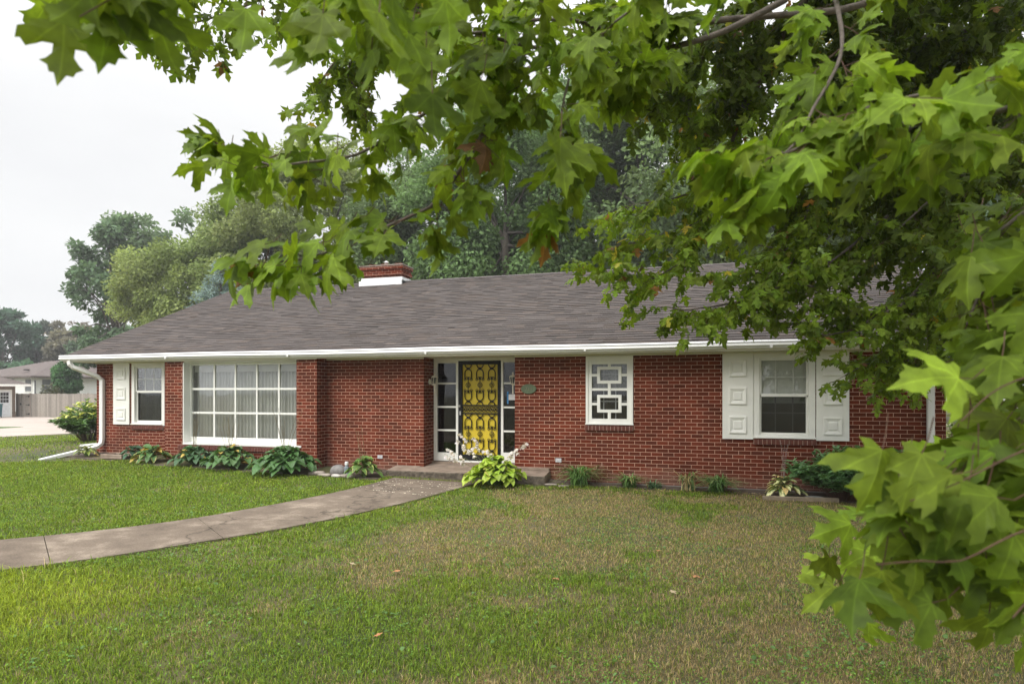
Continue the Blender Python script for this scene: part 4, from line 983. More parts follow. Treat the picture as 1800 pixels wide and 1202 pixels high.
    az = rng.uniform(0, 6.28, n); t = np.stack([np.cos(az), np.sin(az), rng.uniform(-.2, .5, n)], 1); nn = np.stack([rng.normal(0, .4, n), rng.normal(0, .4, n), np.ones(n)], 1)
    pos = np.stack([x, y, hgt(x, y) + rng.uniform(.008, .034, n)], 1); big = rng.random(n) < .045
    sc = np.where(big, rng.uniform(.022, .045, n), rng.uniform(.009, .020, n)); c = np.array((.110, .200, .038)) * rng.uniform(.5, 1.5, (n, 1)); c[big] = np.array((.10, .17, .06)) * rng.uniform(.8, 1.25, (big.sum(), 1))
    V, T, C, U = scatter(tv, tf, pos, frames(t, nn), sc, c)
    o = bulk('clover_weeds', V, T, M['grass'], C); tag(o, 'patches of clover and broadleaf weeds in the front lawn', 'weeds', None, 'stuff')
    # pale petals and bits of litter on the walk
    n = 150; k = rng.random(n); i = (k * 7 + 34).astype(int); u = rng.random(n)
    q = walkA[i] * u[:, None] + walkB[i] * (1 - u[:, None]); k2 = rng.random(n) < .35
    pos = np.c_[q, hgt(q[:, 0], q[:, 1]) + .036]; az = rng.uniform(0, 6.28, n)
    V, T, C, U = scatter(tv, tf, pos, frames(np.c_[np.cos(az), np.sin(az), np.zeros(n)], np.tile((0, 0, 1.), (n, 1))), rng.uniform(.012, .034, n), np.tile((.72, .68, .62), (n, 1)))
    o = bulk('fallen_petals', V, T, M['petal'], C); tag(o, 'pale fallen petals on the walk near the step', 'petals', None, 'stuff')
lawn()

# ------------------------------------------------------------------ maple leaf template
_h = [(0, 0), (.06, -.04), (.18, -.12), (.33, -.10), (.27, -.01), (.24, .07), (.33, .10), (.45, .11), (.46, .20), (.61, .27), (.68, .46), (.57, .43), (.52, .53), (.42, .46), (.30, .42), (.16, .40), (.16, .52), (.23, .62), (.33, .68), (.21, .71), (.18, .80), (.09, .83), (0, 1.0)]
def maple_template(curl, fold, seed):
    r = np.random.default_rng(seed); vs = []; fs = []
    for s in (1, -1):
        out_ = [(s * x * r.uniform(.95, 1.05), y + (r.normal(0, .012) if 0 < y < 1 else 0)) for x, y in _h]
        poly = out_ + [(0, .72), (0, .38), (0, .18)]
        tri = tessellate_polygon([[Vector((x, y, 0)) for x, y in poly]]); b = len(vs)
        vs += [(x, y, fold * abs(x) - curl * (x * x * 1.1 + max(y - .25, 0) ** 2)) for x, y in poly]
        for t in tri:
            a, b2, c = t; A_, B_, C_ = (np.array(vs[b + q]) for q in (a, b2, c))
            if np.cross(B_ - A_, C_ - A_)[2] < 0: t = (a, c, b2)
            fs.append([b + q for q in t])
    return np.array(vs), np.array(fs)
MAPLE = [maple_template(.35, .15, 1), maple_template(.6, .25, 2), maple_template(.5, -.15, 3), maple_template(.95, .1, 4)]
def simple_maple():
    o_ = [(0, 0), (.3, -.10), (.22, .07), (.66, .40), (.40, .42), (.13, .36), (.28, .68), (0, 1)]
    vs = [(x, y, .1 * x - .3 * (x * x + max(y - .3, 0) ** 2)) for x, y in o_] + [(-x, y, .1 * x - .3 * (x * x + max(y - .3, 0) ** 2)) for x, y in o_[1:-1][::-1]]
    tri = tessellate_polygon([[Vector((x, y, 0)) for x, y, z in vs]]); return np.array(vs), np.array([list(t) for t in tri])
SMAPLE = simple_maple()

# ------------------------------------------------------------------ the big maple the camera stands under
maple = thing('maple_tree', 'large maple whose leafy branches hang over the lawn in the foreground', 'tree', (4.9, -9.2, 0))
MO = np.array((4.9, -9.2, 0.0))
wood, twig = MB(), MB(); wood.smooth = True
lv = dict(p=[], t=[], n=[], s=[], c=[], far=[])
def put(p, t, n, s, c, far=False, keep=False):
    if not far and not keep:                     # the branches were pruned back from the house corner and leave the chimney free
        q = np.array(p) + unit(np.array(t)) * s * .5; y_ = q[1] - CAMY; d = -SN * q[0] + CS * y_; u = HX + F * (CS * q[0] + SN * y_) / d; v = HY - F * (q[2] - CAMZ) / d
        if (1470 < u < 1690 and 540 < v < 775) or (1400 < u < 1590 and 760 < v < 842) or (600 < u < 745 and 440 < v < 520): return
    lv['p'].append(p); lv['t'].append(t); lv['n'].append(n); lv['s'].append(s); lv['c'].append(c); lv['far'].append(far)
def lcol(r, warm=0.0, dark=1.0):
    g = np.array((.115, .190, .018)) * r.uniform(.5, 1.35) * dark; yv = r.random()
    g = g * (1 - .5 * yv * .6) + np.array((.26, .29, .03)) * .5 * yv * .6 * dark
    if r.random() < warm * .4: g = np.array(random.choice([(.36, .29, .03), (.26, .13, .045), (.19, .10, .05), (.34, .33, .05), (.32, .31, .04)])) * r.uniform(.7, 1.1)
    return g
def catmull(pts, step):
    pts = [np.array(p, float) for p in pts]; o = []
    for i in range(len(pts) - 1):
        p0, p1, p2, p3 = (pts[min(max(j, 0), len(pts) - 1)] for j in (i - 1, i, i + 1, i + 2))
        k = max(1, int(np.linalg.norm(p2 - p1) / step))
        for j in range(k):
            t = j / k; o.append(.5 * ((2 * p1) + (p2 - p0) * t + (2 * p0 - 5 * p1 + 4 * p2 - p3) * t * t + (3 * p1 - p0 - 3 * p2 + p3) * t ** 3))
    o.append(pts[-1]); return o
def twig_leaves(p, d, L, ls, r, far, warm, dark, n=None):
    """A side twig with leaf pairs on reddish petioles."""
    d = unit(np.array(d)); k = max(3, int(L / (ls * .45))) if n is None else n; q = np.array(p, float); pts = [q.copy()]; dd = d.copy()
    for i in range(k):
        dd = unit(dd + r.normal(0, .12, 3) + np.array([0, 0, -.05])); q = q + dd * L / k; pts.append(q.copy())
        for s in ((-1, 1) if r.random() < .8 else (1,)):
            side = unit(np.cross(dd, [0, 0, 1]) * s + r.normal(0, .35, 3)); pd = unit(side * .8 + dd * .5 + np.array([0, 0, -.15]))
            pl = ls * r.uniform(.3, .6); e = q + pd * pl
            if not far: twig.tube([q, q + pd * pl * .5 + [0, 0, .01 * ls], e], .0011 + ls * .003, .0009, 3, False)
            t = unit(pd * .75 + np.array([0, 0, -r.uniform(.15, .95)]) + r.normal(0, .2, 3)); nrm = np.array([0, 0, 1]) + r.normal(0, .5, 3)
            put(e, t, nrm, ls * r.uniform(.6, 1.15), lcol(r, warm, dark), far)
    t = unit(dd + np.array([0, 0, -.5])); put(q, t, np.array([0, 0, 1]) + r.normal(0, .4, 3), ls * r.uniform(.8, 1.1), lcol(r, warm, dark), far)
    twig.tube(pts, .0016 if not far else .0028, .0008, 3, False)
def branch(pix, r0, r1, ls=.115, gap=.10, side=.30, seed=0, far=False, warm=.03, dark=1.0, start=0.0, bark=True):
    r = np.random.default_rng(seed + 100); pts = catmull([P(*q) for q in pix], .06 if not far else .15)
    (wood if bark else twig).tube(pts, r0, r1, 7 if bark else 5, False)
    acc = 0; tot = sum(np.linalg.norm(pts[i + 1] - pts[i]) for i in range(len(pts) - 1)); run = 0; s = 1
    for i in range(len(pts) - 1):
        sg = pts[i + 1] - pts[i]; l = np.linalg.norm(sg); acc += l; run += l
        if run / tot < start: continue
        while acc > gap:
            acc -= gap; s = -s; d = unit(sg); sd = np.cross(d, [0, 0, 1]); sd = sd / max(np.linalg.norm(sd), 1e-6)
            dirv = d * .65 + sd * s * r.uniform(.4, 1.0) + np.array([0, 0, r.uniform(-.55, .35)])
            twig_leaves(pts[i], dirv, side * r.uniform(.5, 1.2), ls, r, far, warm, dark)
    twig_leaves(pts[-1], pts[-1] - pts[-2], side * .6, ls, r, far, warm, dark)
# trunk and boughs
T0 = Vector((4.9, -9.2, 0))
wood.tube([T0 + Vector(v) for v in ((0, 0, -.2), (0, 0, .15), (.02, 0, .5), (-.05, .05, 1.6), (-.10, .1, 3.0), (-.1, .15, 4.6), (.1, .2, 6.5), (.1, .3, 9.0))], [.42, .36, .30, .27, .25, .20, .13, .05], None, 12)
def bough(pts, r0, r1): wood.tube(catmull(pts, .3), r0, r1, 8, False)
# hanging bough system (x, y pixels of the photograph and distance in metres -> points in the garden)
bough([(4.8, -9.1, 3.0), (3.6, -8.4, 3.9), tuple(P(1700, -120, 3.0)), tuple(P(1560, -10, 2.6))], .085, .015)
branch([(1560, -10, 2.6), (1481, 17, 2.5), (1349, 29, 2.4), (1255, 37, 2.3), (1100, 58, 2.2), (1000, 100, 2.1), (881, 142, 2.05), (780, 179, 2.0), (710, 225, 2.0), (624, 273, 2.0), (540, 285, 2.0), (473, 290, 2.0), (410, 265, 2.0)], .015, .003, .105, .115, .16, 1, start=.42, dark=1.0)
bough([(4.8, -9.0, 3.6), (3.6, -8.3, 4.4), tuple(P(1500, -120, 2.7)), tuple(P(1380, 0, 2.3))], .07, .013)
branch([(1380, 0, 2.3), (1318, 33, 2.25), (1244, 66, 2.2), (1100, 102, 2.1), (1044, 102, 2.05), (986, 92, 2.0), (920, 80, 1.9), (840, 60, 1.8), (720, 40, 1.75), (620, 25, 1.7)], .013, .003, .098, .11, .2, 2, start=.4, dark=1.0)
branch([(932, 120, 2.1), (881, 160, 2.0), (850, 233, 1.95), (810, 297, 1.9), (783, 337, 1.88), (755, 365, 1.86), (717, 382, 1.85), (680, 398, 1.85), (611, 424, 1.85), (569, 446, 1.85), (521, 457, 1.85), (490, 460, 1.85)], .009, .0025, .105, .085, .14, 3, warm=.06, start=.2)
branch([(1075, 60, 2.2), (1021, 39, 2.1), (974, 35, 2.0), (924, 37, 1.9), (873, 54, 1.85), (800, 60, 1.7)], .008, .003, .096, .10, .18, 4, dark=.95)
branch([(1460, -40, 1.9), (1480, 60, 1.7), (1470, 120, 1.6), (1430, 190, 1.55), (1400, 250, 1.5), (1350, 300, 1.5)], .008, .003, .105, .11, .18, 5, warm=0, dark=1.12)
branch([(1860, 160, 1.7), (1740, 200, 1.6), (1640, 215, 1.55), (1550, 220, 1.5), (1460, 235, 1.5), (1380, 270, 1.5), (1330, 262, 1.5)], .010, .003, .108, .08, .18, 6, warm=0, dark=1.12)
branch([(1860, 60, 1.6), (1780, 110, 1.5), (1700, 150, 1.45), (1600, 170, 1.45), (1520, 190, 1.5)], .008, .003, .108, .09, .18, 7, warm=0, dark=1.12)
branch([(1880, 420, 1.7), (1780, 460, 1.6), (1720, 520, 1.6), (1700, 570, 1.6)], .008, .003, .10, .09, .16, 8, dark=.8, warm=0)
branch([(1880, 320, 1.8), (1790, 380, 1.7), (1720, 440, 1.7), (1700, 490, 1.7)], .008, .003, .10, .09, .18, 9, dark=.8, warm=0)
branch([(1250, -60, 1.7), (1180, -10, 1.6), (1120, 10, 1.6), (1080, 40, 1.6)], .006, .003, .096, .10, .18, 10, dark=1.0)
branch([(900, -80, 1.6), (780, -40, 1.5), (680, 0, 1.45), (600, 10, 1.45)], .007, .003, .10, .10, .13, 11, dark=.95)
branch([(420, -110, 1.15), (300, -60, 1.1), (240, -40, 1.05)], .005, .002, .10, .10, .06, 12)
branch([(1000, 140, 1.9), (985, 210, 1.85), (990, 280, 1.85), (970, 330, 1.85)], .004, .002, .115, .09, .15, 13, warm=.15)
# deeper, small looking leaves
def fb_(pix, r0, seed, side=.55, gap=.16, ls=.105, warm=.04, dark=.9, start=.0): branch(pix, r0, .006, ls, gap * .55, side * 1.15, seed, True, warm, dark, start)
bough([(4.8, -9.0, 4.2), (3.4, -7.6, 5.2), tuple(P(1500, -100, 5.5)), tuple(P(1290, 240, 6.2))], .10, .02)
fb_([(1340, 80, 6.2), (1290, 240, 6.2), (1267, 322, 6.2), (1240, 384, 6.2), (1218, 433, 6.2), (1195, 464, 6.2), (1150, 490, 6.2), (1080, 480, 6.2)], .025, 20, .6, .15, .105, .10, 1.0)
fb_([(1267, 322, 6.2), (1180, 350, 6.2), (1110, 360, 6.2), (1070, 375, 6.2)], .012, 21, .45, .15, .105, .14, 1.05)
fb_([(1240, 384, 6.2), (1160, 420, 6.2), (1090, 430, 6.2), (1060, 450, 6.2)], .010, 22, .4, .16, .105, .2, 1.0)
fb_([(1450, 200, 6.5), (1431, 327, 6.4), (1413, 389, 6.4), (1404, 442, 6.4), (1380, 480, 6.4), (1340, 520, 6.4)], .02, 23, .6, .13)
fb_([(1740, 300, 6.2), (1680, 335, 6.2), (1662, 393, 6.2), (1640, 478, 6.2), (1622, 527, 6.2), (1595, 567, 6.2), (1573, 602, 6.2), (1560, 640, 6.2)], .025, 24, .6, .12)
fb_([(1640, 478, 6.2), (1580, 540, 6.1), (1511, 553, 6.0), (1475, 540, 6.0), (1440, 507, 6.0), (1380, 500, 6.0), (1300, 530, 6.0), (1200, 545, 6.0), (1175, 540, 6.0)], .02, 25, .42, .10)
fb_([(1700, 560, 6.3), (1640, 620, 6.2), (1580, 635, 6.2), (1520, 640, 6.1), (1485, 660, 6.1)], .012, 26, .28, .12)
fb_([(1560, 380, 6.4), (1500, 430, 6.3), (1440, 470, 6.2), (1360, 480, 6.1), (1280, 480, 6.1)], .018, 27, .5, .12)
fb_([(1480, 330, 6.6), (1420, 400, 6.4), (1380, 440, 6.3), (1330, 430, 6.3)], .015, 28, .5, .12)
fb_([(1560, 540, 6.1), (1500, 580, 6.0), (1450, 590, 6.0), (1400, 560, 6.0)], .012, 29, .4, .12)
fb_([(1900, 420, 6.8), (1780, 440, 6.6), (1700, 470, 6.5), (1640, 560, 6.4), (1630, 640, 6.3)], .02, 30, .6, .12)
fb_([(1900, 560, 6.8), (1800, 600, 6.6), (1730, 620, 6.5), (1680, 630, 6.4)], .02, 31, .5, .14)
i_ = 40
for x0, y0, x1, y1, d in ((1850, -80, 1420, 140, 6.5), (1800, 30, 1380, 230, 6.8), (1850, 150, 1450, 330, 6.6), (1700, -120, 1350, 60, 6.2), (1850, 260, 1560, 420, 6.4), (1600, -100, 1250, 180, 6.5), (1850, -20, 1550, 200, 7.5), (1850, 120, 1600, 330, 7.5), (1750, 60, 1480, 300, 7.8), (1650, -40, 1480, 180, 8.0), (1850, 330, 1680, 520, 7.0), (1550, 150, 1330, 330, 7.0), (1450, -60, 1180, 130, 6.0)):
    mx2, my2 = (x0 + x1) / 2, (y0 + y1) / 2 - 40
    fb_([(x0, y0, d), (mx2, my2, d), (x1, y1, d - .3)], .03, i_, .75, .09, .11, .03, .5); i_ += 1  # leaf colour darkened here to paint in shade from the crown above
bough([(4.8, -9.0, 5.0), (2.0, -7.5, 6.2), tuple(P(900, -160, 5.2)), tuple(P(560, -60, 5.2))], .09, .02)
for x0, y0, x1, y1, d in ((1900, -60, 1500, 60, 9), (1900, 60, 1520, 200, 9), (1900, 180, 1560, 300, 9), (1700, -100, 1400, 100, 8.5), (1900, 0, 1650, 120, 9.5), (1650, 60, 1380, 200, 8.5), (1800, 200, 1620, 420, 8.5), (1600, 150, 1450, 340, 8)):
    fb_([(x0, y0, d), ((x0 + x1) / 2, (y0 + y1) / 2 - 30, d), (x1, y1, d - .3)], .04, i_, 1.0, .13, .12, .03, .5); i_ += 1  # same painted shade in the colour of these deeper leaves
for q, sd in (([(900, -120, 5.2), (760, 0, 5.2), (640, 60, 5.2), (580, 120, 5.2), (560, 150, 5.2)], .5), ([(620, -80, 5.2), (480, -10, 5.2), (380, 30, 5.2), (300, 50, 5.2), (255, 55, 5.2)], .4), ([(760, -60, 5.2), (650, 60, 5.2), (610, 130, 5.2), (650, 190, 5.2)], .5),
              ([(1100, -100, 5.4), (1040, 20, 5.4), (1080, 100, 5.4), (1150, 130, 5.4)], .5), ([(1000, -80, 5.2), (900, 0, 5.2), (820, 80, 5.2), (760, 130, 5.2)], .5), ([(1250, 60, 5.6), (1180, 110, 5.6), (1130, 140, 5.6)], .4),
              ([(1180, 60, 6), (1200, 180, 6), (1230, 260, 6), (1190, 320, 6)], .5)):
    fb_(q, .015, i_, sd, .13, .11, .04, .85); i_ += 1
# single near leaves seen large and soft
near = [(1465, 930, 130, 190), (1500, 985, 110, 215), (1440, 1050, 120, 210), (1535, 1050, 170, 262), (1600, 1030, 120, 280), (1525, 1120, 90, 270), (1470, 1000, 100, 180),
        (1560, 880, 140, 185), (1600, 905, 130, 230), (1650, 865, 140, 170), (1690, 890, 150, 330), (1600, 830, 150, 185), (1550, 850, 110, 170), (1660, 800, 160, 165), (1720, 780, 150, 130),
        (1760, 850, 150, 60), (1710, 840, 130, 300), (1740, 910, 150, 250), (1790, 930, 160, 270), (1690, 960, 120, 210), (1770, 990, 170, 250), (1740, 1020, 150, 290), (1785, 1080, 170, 262), (1735, 1120, 140, 272), (1795, 1150, 140, 240),
        (1650, 930, 110, 250), (1760, 720, 160, 160), (1700, 700, 120, 200), (1635, 662, 175, 178), (1690, 600, 130, 205), (1620, 960, 100, 200), (1560, 960, 110, 230), (1680, 1010, 110, 240), (1640, 1000, 90, 300), (1580, 830, 120, 200), (1640, 820, 130, 250), (1700, 920, 120, 280), (1740, 960, 130, 200), (1780, 880, 140, 210), (1740, 790, 120, 260), (1690, 790, 120, 210), (1500, 900, 110, 170), (1790, 1040, 130, 280), (1430, 1000, 90, 200), (1760, 580, 160, 200), (1720, 640, 140, 230), (1790, 650, 150, 180), (1780, 780, 150, 240), (1620, 780, 120, 190), (1680, 745, 120, 170),
        (112, 95, 130, 255), (70, 25, 100, 225), (175, 62, 120, 275), (232, 40, 105, 262), (190, -10, 110, 270),
        (430, 62, 100, 262), (522, 112, 90, 270), (562, 72, 110, 262), (662, 62, 130, 270), (650, 132, 100, 265), (702, 102, 110, 250), (762, 212, 110, 272), (722, 172, 80, 232), (792, 52, 110, 280),
        (982, 282, 100, 265), (880, 122, 90, 262), (832, 182, 90, 250), (750, 140, 100, 270), (690, 40, 120, 270), (430, 440, 82, 200), (470, 425, 78, 170), (445, 500, 80, 235), (415, 515, 70, 220), (500, 505, 82, 260), (545, 520, 80, 275), (485, 470, 80, 200), (565, 485, 75, 265), (525, 430, 80, 190), (600, 395, 78, 200), (640, 385, 75, 180), (580, 415, 75, 210), (540, 395, 65, 160), (460, 470, 80, 180), (345, 240, 72, 150), (378, 228, 72, 100), (332, 292, 66, 185), (395, 305, 72, 250), (420, 262, 78, 170), (455, 250, 62, 120), (485, 305, 72, 240), (402, 345, 72, 262), (445, 290, 70, 200), (520, 300, 75, 255), (550, 270, 66, 140), (590, 305, 74, 265), (640, 300, 74, 260), (660, 255, 70, 120), (470, 340, 66, 270), (815, 370, 80, 268), (628, 515, 60, 275)]
r = np.random.default_rng(5)
for px_, py_, sz, ang in near:
    if (px_ < 1690 and 560 < py_ < 805 and px_ != 1635) or (px_ == 1700 and py_ == 570): continue
    if 380 <= py_ < 800 and px_ >= 1690: sz *= .85
    sz *= .62 if py_ > 700 else .70 if py_ > 300 and px_ > 900 else .85; d = .112 * F / sz * r.uniform(.92, 1.08); s = sz / F * d
    c = np.array(P(px_, py_, d)); rt = np.array((CS, SN, 0)); up = np.array((0, 0, 1.)); fw = np.array((-SN, CS, 0))
    t = rt * math.cos(R(ang)) + up * math.sin(R(ang)) + fw * r.normal(0, .25); t = unit(t)
    nrm = -fw * r.uniform(.3, 1.0) * (1 if py_ > 300 else -1) + up * r.uniform(.3, 1.2) + rt * r.normal(0, .5)
    base = c - t * s * .5; put(base, t, nrm, s, lcol(r, .0, 1.22 if py_ > 300 and px_ > 900 else 1.1 if py_ > 300 else .85), False, px_ == 1635)  # colour lightened for low leaves, darkened for backlit ones overhead
    e = base - t * s * .45 + up * s * .15; twig.tube([base, base - t * s * .25, e], .0011, .0013, 4, False)
for cx_, cy_, rx_, ry_, n_, s0, dk in ((1715, 930, 175, 150, 48, 95, .75), (1775, 700, 60, 110, 14, 95, .7), (1755, 470, 70, 130, 18, 85, .7), (1560, 1000, 120, 90, 12, 95, .7), (1640, 860, 110, 60, 14, 110, .75)):  # dk darkens these rear leaves, painting shaded gaps behind the near ones
    for _ in range(n_):
        a_ = r.uniform(0, 6.28); q_ = math.sqrt(r.random()); sz = s0 * r.uniform(.7, 1.2); d = .11 * F / sz * r.uniform(1.0, 1.15); s = sz / F * d; ang = r.uniform(160, 300)
        c = np.array(P(cx_ + rx_ * q_ * math.cos(a_), cy_ + ry_ * q_ * math.sin(a_), d)); t = unit(rt * math.cos(R(ang)) + up * math.sin(R(ang)) + fw * r.normal(0, .5))
        base = c - t * s * .5; put(base, t, -fw * r.uniform(0, 1) + up * r.uniform(.3, 1.2) + rt * r.normal(0, .5), s, lcol(r, .01, dk), False)
        twig.tube([base, base - t * s * .25, base - t * s * .45 + up * s * .15], .0011, .0013, 4, False)
for pts in ([(1900, 900, .98), (1780, 940, .97), (1690, 985, .96), (1620, 985, .95), (1540, 992, .95)], [(1880, 760, 1.0), (1780, 800, .98), (1680, 850, .97), (1600, 880, .96)], [(1900, 1000, .95), (1820, 1040, .93), (1780, 1085, .92)], [(1880, 640, 1.1), (1760, 680, 1.05), (1690, 740, 1.0)], [(300, -60, 1.0), (210, -10, .98), (140, 30, .98)]):
    twig.tube(catmull([P(*q) for q in pts], .03), .0022, .0011, 6, False)
def shade_canopy():  # upper crown, added mostly out of view to block sky from leaves below
    r = np.random.default_rng(88); n = 26000; u = unit(r.normal(0, 1, (n, 3))); k = r.random((n, 1)) ** .33
    p = u * k * np.array((9.0, 8.0, 4.6)) + np.array((4.6, -8.6, 8.6)); keep = fbm(p[:, 0] + 3 * p[:, 2], p[:, 1], 1.6, 61) > .40
    p = p[keep]; y_ = p[:, 1] - CAMY; d = -SN * p[:, 0] + CS * y_; xc = CS * p[:, 0] + SN * y_; v = (p[:, 2] - CAMZ) / np.maximum(d, .05); hh = xc / np.maximum(d, .05)
    ok = (p[:, 2] > 4.2) & ((d < .3) | (v > .70) | ((hh > .50) & (d > 4.5) & (v > .28))); p = p[ok]
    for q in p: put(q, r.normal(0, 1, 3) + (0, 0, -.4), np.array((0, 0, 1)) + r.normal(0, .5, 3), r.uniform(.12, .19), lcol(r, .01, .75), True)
shade_canopy()
def finish_maple():
    p, t, n, s, c, far = (np.array(lv[k]) for k in ('p', 't', 'n', 's', 'c', 'far')); acc = Acc(); v = rng.integers(0, 4, len(p))
    dist = np.linalg.norm(p - np.array((0, CAMY, CAMZ)), axis=1); v[far & (dist > 4)] = 4
    for k in range(5):
        m = v == k
        if m.any():
            tv, tf = MAPLE[k] if k < 4 else SMAPLE
            acc.add(*scatter(tv, tf, p[m] - MO, frames(t[m], n[m]), s[m], c[m]))
    acc.build('foliage', M['leaf'], maple)
    for b, nm, mt in ((wood, 'trunk', 'bark'), (twig, 'twigs', 'twig')):
        b.v = [tuple(np.array(q) - MO) for q in b.v]; b.build(nm, M[mt], maple)
    print('maple leaves', len(p))
finish_maple()

# ------------------------------------------------------------------ trees behind
RH = np.array([(0, 0, 0), (-.32, .45, .06), (0, 1, -.05), (.32, .45, .06)]); RF = np.array([(0, 3, 2), (0, 2, 1)])
def tree(name, label, base, h, cen, rad, ncl, nlf, ls, col, seed, clr=.2, sky_gap=0.0, cat='tree', group='trees behind the house', trunk_r=.3, top=1.0, flat=.7, hang=.2, col2=None, limbs=14):
    """Trunk, limbs to the clumps, and a crown of leaf clumps with gaps."""
    r = np.random.default_rng(seed); base = np.array(base, float); cen = np.array(cen, float); rad = np.array(rad, float)
    o = thing(name, label, cat, tuple(base), 0, group)
    cl = []
    while len(cl) < ncl:
        u = unit(r.normal(0, 1, 3)); k = r.uniform(.45, 1.0) ** .6
        p = u * rad * k
        if p[2] < -.75 * rad[2]: continue
        lump = .78 + .4 * vnoise(np.array([u[0] * 2.1 + seed]), np.array([u[1] * 2.1 + u[2] * 1.7]), 1.0, seed)[0]
        cl.append(p * lump)
    cl = np.array(cl); crs = clr * rad.mean() * r.uniform(.55, 1.35, ncl)
    cnt = np.maximum(8, (nlf * (crs / crs.mean()) ** 2)).astype(int); idx = np.repeat(np.arange(ncl), cnt); n = len(idx)
    off = r.normal(0, 1, (n, 3)); off = off / np.maximum(np.linalg.norm(off, axis=1, keepdims=True), 1e-6) * (r.random((n, 1)) ** .45)
    off[:, 2] *= flat; pos = cl[idx] + off * crs[idx][:, None] + cen - base
    outd = unit(off + .5 * unit(cl[idx])); t = unit(outd * .7 + r.normal(0, .6, (n, 3)) + np.array([0, 0, -hang])); nn = outd * .5 + np.array([0, 0, .7]) + r.normal(0, .5, (n, 3))
    tone = r.uniform(.75, 1.25, ncl)[idx][:, None] * r.uniform(.7, 1.3, (n, 1)); c = np.array(col) * tone
    if col2 is not None: mxx = (r.random(ncl) ** 1.5)[idx][:, None]; c = c * (1 - mxx) + np.array(col2) * tone * mxx
    V, T, C, U = scatter(RH, RF, pos, frames(t, nn), ls * r.uniform(.6, 1.3, n), c); bulk('crown', V, T, M['farleaf'], C, o)
    mb = MB(); mb.smooth = True; fork = (cen - base) * np.array((.6, .6, 1)) + np.array((0, 0, -rad[2] * .55)); fork[2] = max(fork[2], h * .2)
    mb.tube([(0, 0, -.3), (0, 0, .2), tuple(fork * .5), tuple(fork), tuple((cen - base) * (1, 1, 1))], [trunk_r * 1.3, trunk_r, trunk_r * .85, trunk_r * .7, trunk_r * .35], None, 9)
    for q in cl[:limbs]:
        e = q * .9 + cen - base; s_ = fork + (cen - base - fork) * r.uniform(0, .8); mid = (s_ + e) / 2 + np.array((0, 0, .08 * rad[2])) + r.normal(0, .05, 3) * rad
        mb.tube(catmull([s_, mid, e], 1.0), trunk_r * .30, trunk_r * .06, 5, False)
    mb.build('trunk', M['trunk'], o); return o
def tat(px, ytop, ybot, wpx, d, **k):
    """Crown centre and radii from its span seen at distance d."""
    c = P(px, (ytop + ybot) / 2, d); b = P(px, HY, d); gz = float(hgt(b[0], b[1])); rz = (ybot - ytop) / 2 / F * d; rx = wpx / 2 / F * d
    return (b[0], b[1], gz), c[2] + rz - gz, tuple(c), (rx, rx, rz)
GG = (.080, .110, .042)
tree('broadleaf_tree', 'tall grey green broadleaf tree behind the middle of the roof', *tat(1130, 95, 560, 420, 33), 120, 420, .30, GG, 201, .27, trunk_r=.4, col2=(.085, .125, .060))
tree('broadleaf_tree', 'dense grey green tree behind the chimney end of the ridge', *tat(890, 200, 560, 330, 31), 95, 760, .21, (.066, .105, .042), 202, .27, trunk_r=.35, col2=(.08, .125, .05))
tree('broadleaf_tree', 'grey green tree rising behind the right half of the roof', *tat(1390, 250, 560, 330, 30), 90, 700, .21, GG, 203, .27, trunk_r=.35)
tree('broadleaf_tree', 'dark tree behind the right gable end', *tat(1640, 240, 660, 330, 36), 90, 380, .30, (.05, .08, .04), 204, .22, trunk_r=.35)
tree('broadleaf_tree', 'grey green tree filling the gap behind the chimney', *tat(750, 270, 580, 260, 36), 90, 520, .24, (.080, .115, .050), 251, .26, trunk_r=.3)
tree('broadleaf_tree', 'tall darker tree between the two middle crowns', *tat(1010, 170, 580, 300, 39), 100, 560, .26, (.062, .098, .042), 252, .27, trunk_r=.35)
tree('broadleaf_tree', 'broad green tree low behind the right half of the ridge', *tat(1270, 270, 580, 330, 37), 100, 560, .25, (.070, .108, .045), 253, .27, trunk_r=.35)
tree('poplar_tree', 'light olive tree with airy leaves left of the chimney', *tat(565, 255, 600, 330, 38), 150, 400, .22, (.115, .14, .052), 205, .20, trunk_r=.3, col2=(.14, .165, .065))
tree('poplar_tree', 'light olive tree above the left slope of the roof', *tat(330, 415, 640, 240, 42), 130, 420, .22, (.105, .135, .045), 206, .22, trunk_r=.3, col2=(.13, .155, .055))
tree('poplar_tree', 'slim olive tree between the two light olive trees', *tat(440, 345, 600, 190, 40), 120, 380, .22, (.105, .135, .05), 207, .24, trunk_r=.25)
tree('ash_tree', 'tall bluish ash tree with open crown and a bare limb on the left', *tat(205, 395, 690, 150, 52), 60, 200, .42, (.058, .092, .050), 208, .21, trunk_r=.35, hang=.5, limbs=26)
tree('ash_tree', 'open crowned tree peeping over the light olive tree', *tat(300, 365, 520, 170, 55), 45, 170, .42, (.068, .10, .052), 209, .24, trunk_r=.3, hang=.5)
bl = MB(); r = np.random.default_rng(9); b0 = np.array(P(215, 545, 51)); b1 = np.array(P(158, 512, 51)); o = thing('bare_limb', 'leafless grey limb sticking out left of the tall ash tree', 'branch', tuple(b0))
bl.tube([(0, 0, 0), tuple((b1 - b0) * .5 + (0, 0, -.6)), tuple(b1 - b0)], .12, .05, 6)
for i in range(22):
    t = r.uniform(.35, 1); s_ = (b1 - b0) * t + np.array((0, 0, -.6 * (1 - abs(2 * t - 1)))); e = s_ + np.array((-CS, -SN, 0)) * r.uniform(.5, 2.2) + np.array((0, 0, r.uniform(-.9, 1.6))); bl.tube([s_, (s_ + e) / 2 + r.normal(0, .1, 3), e], .03, .01, 4, False)
bl.build('twig', M['trunk'], o)
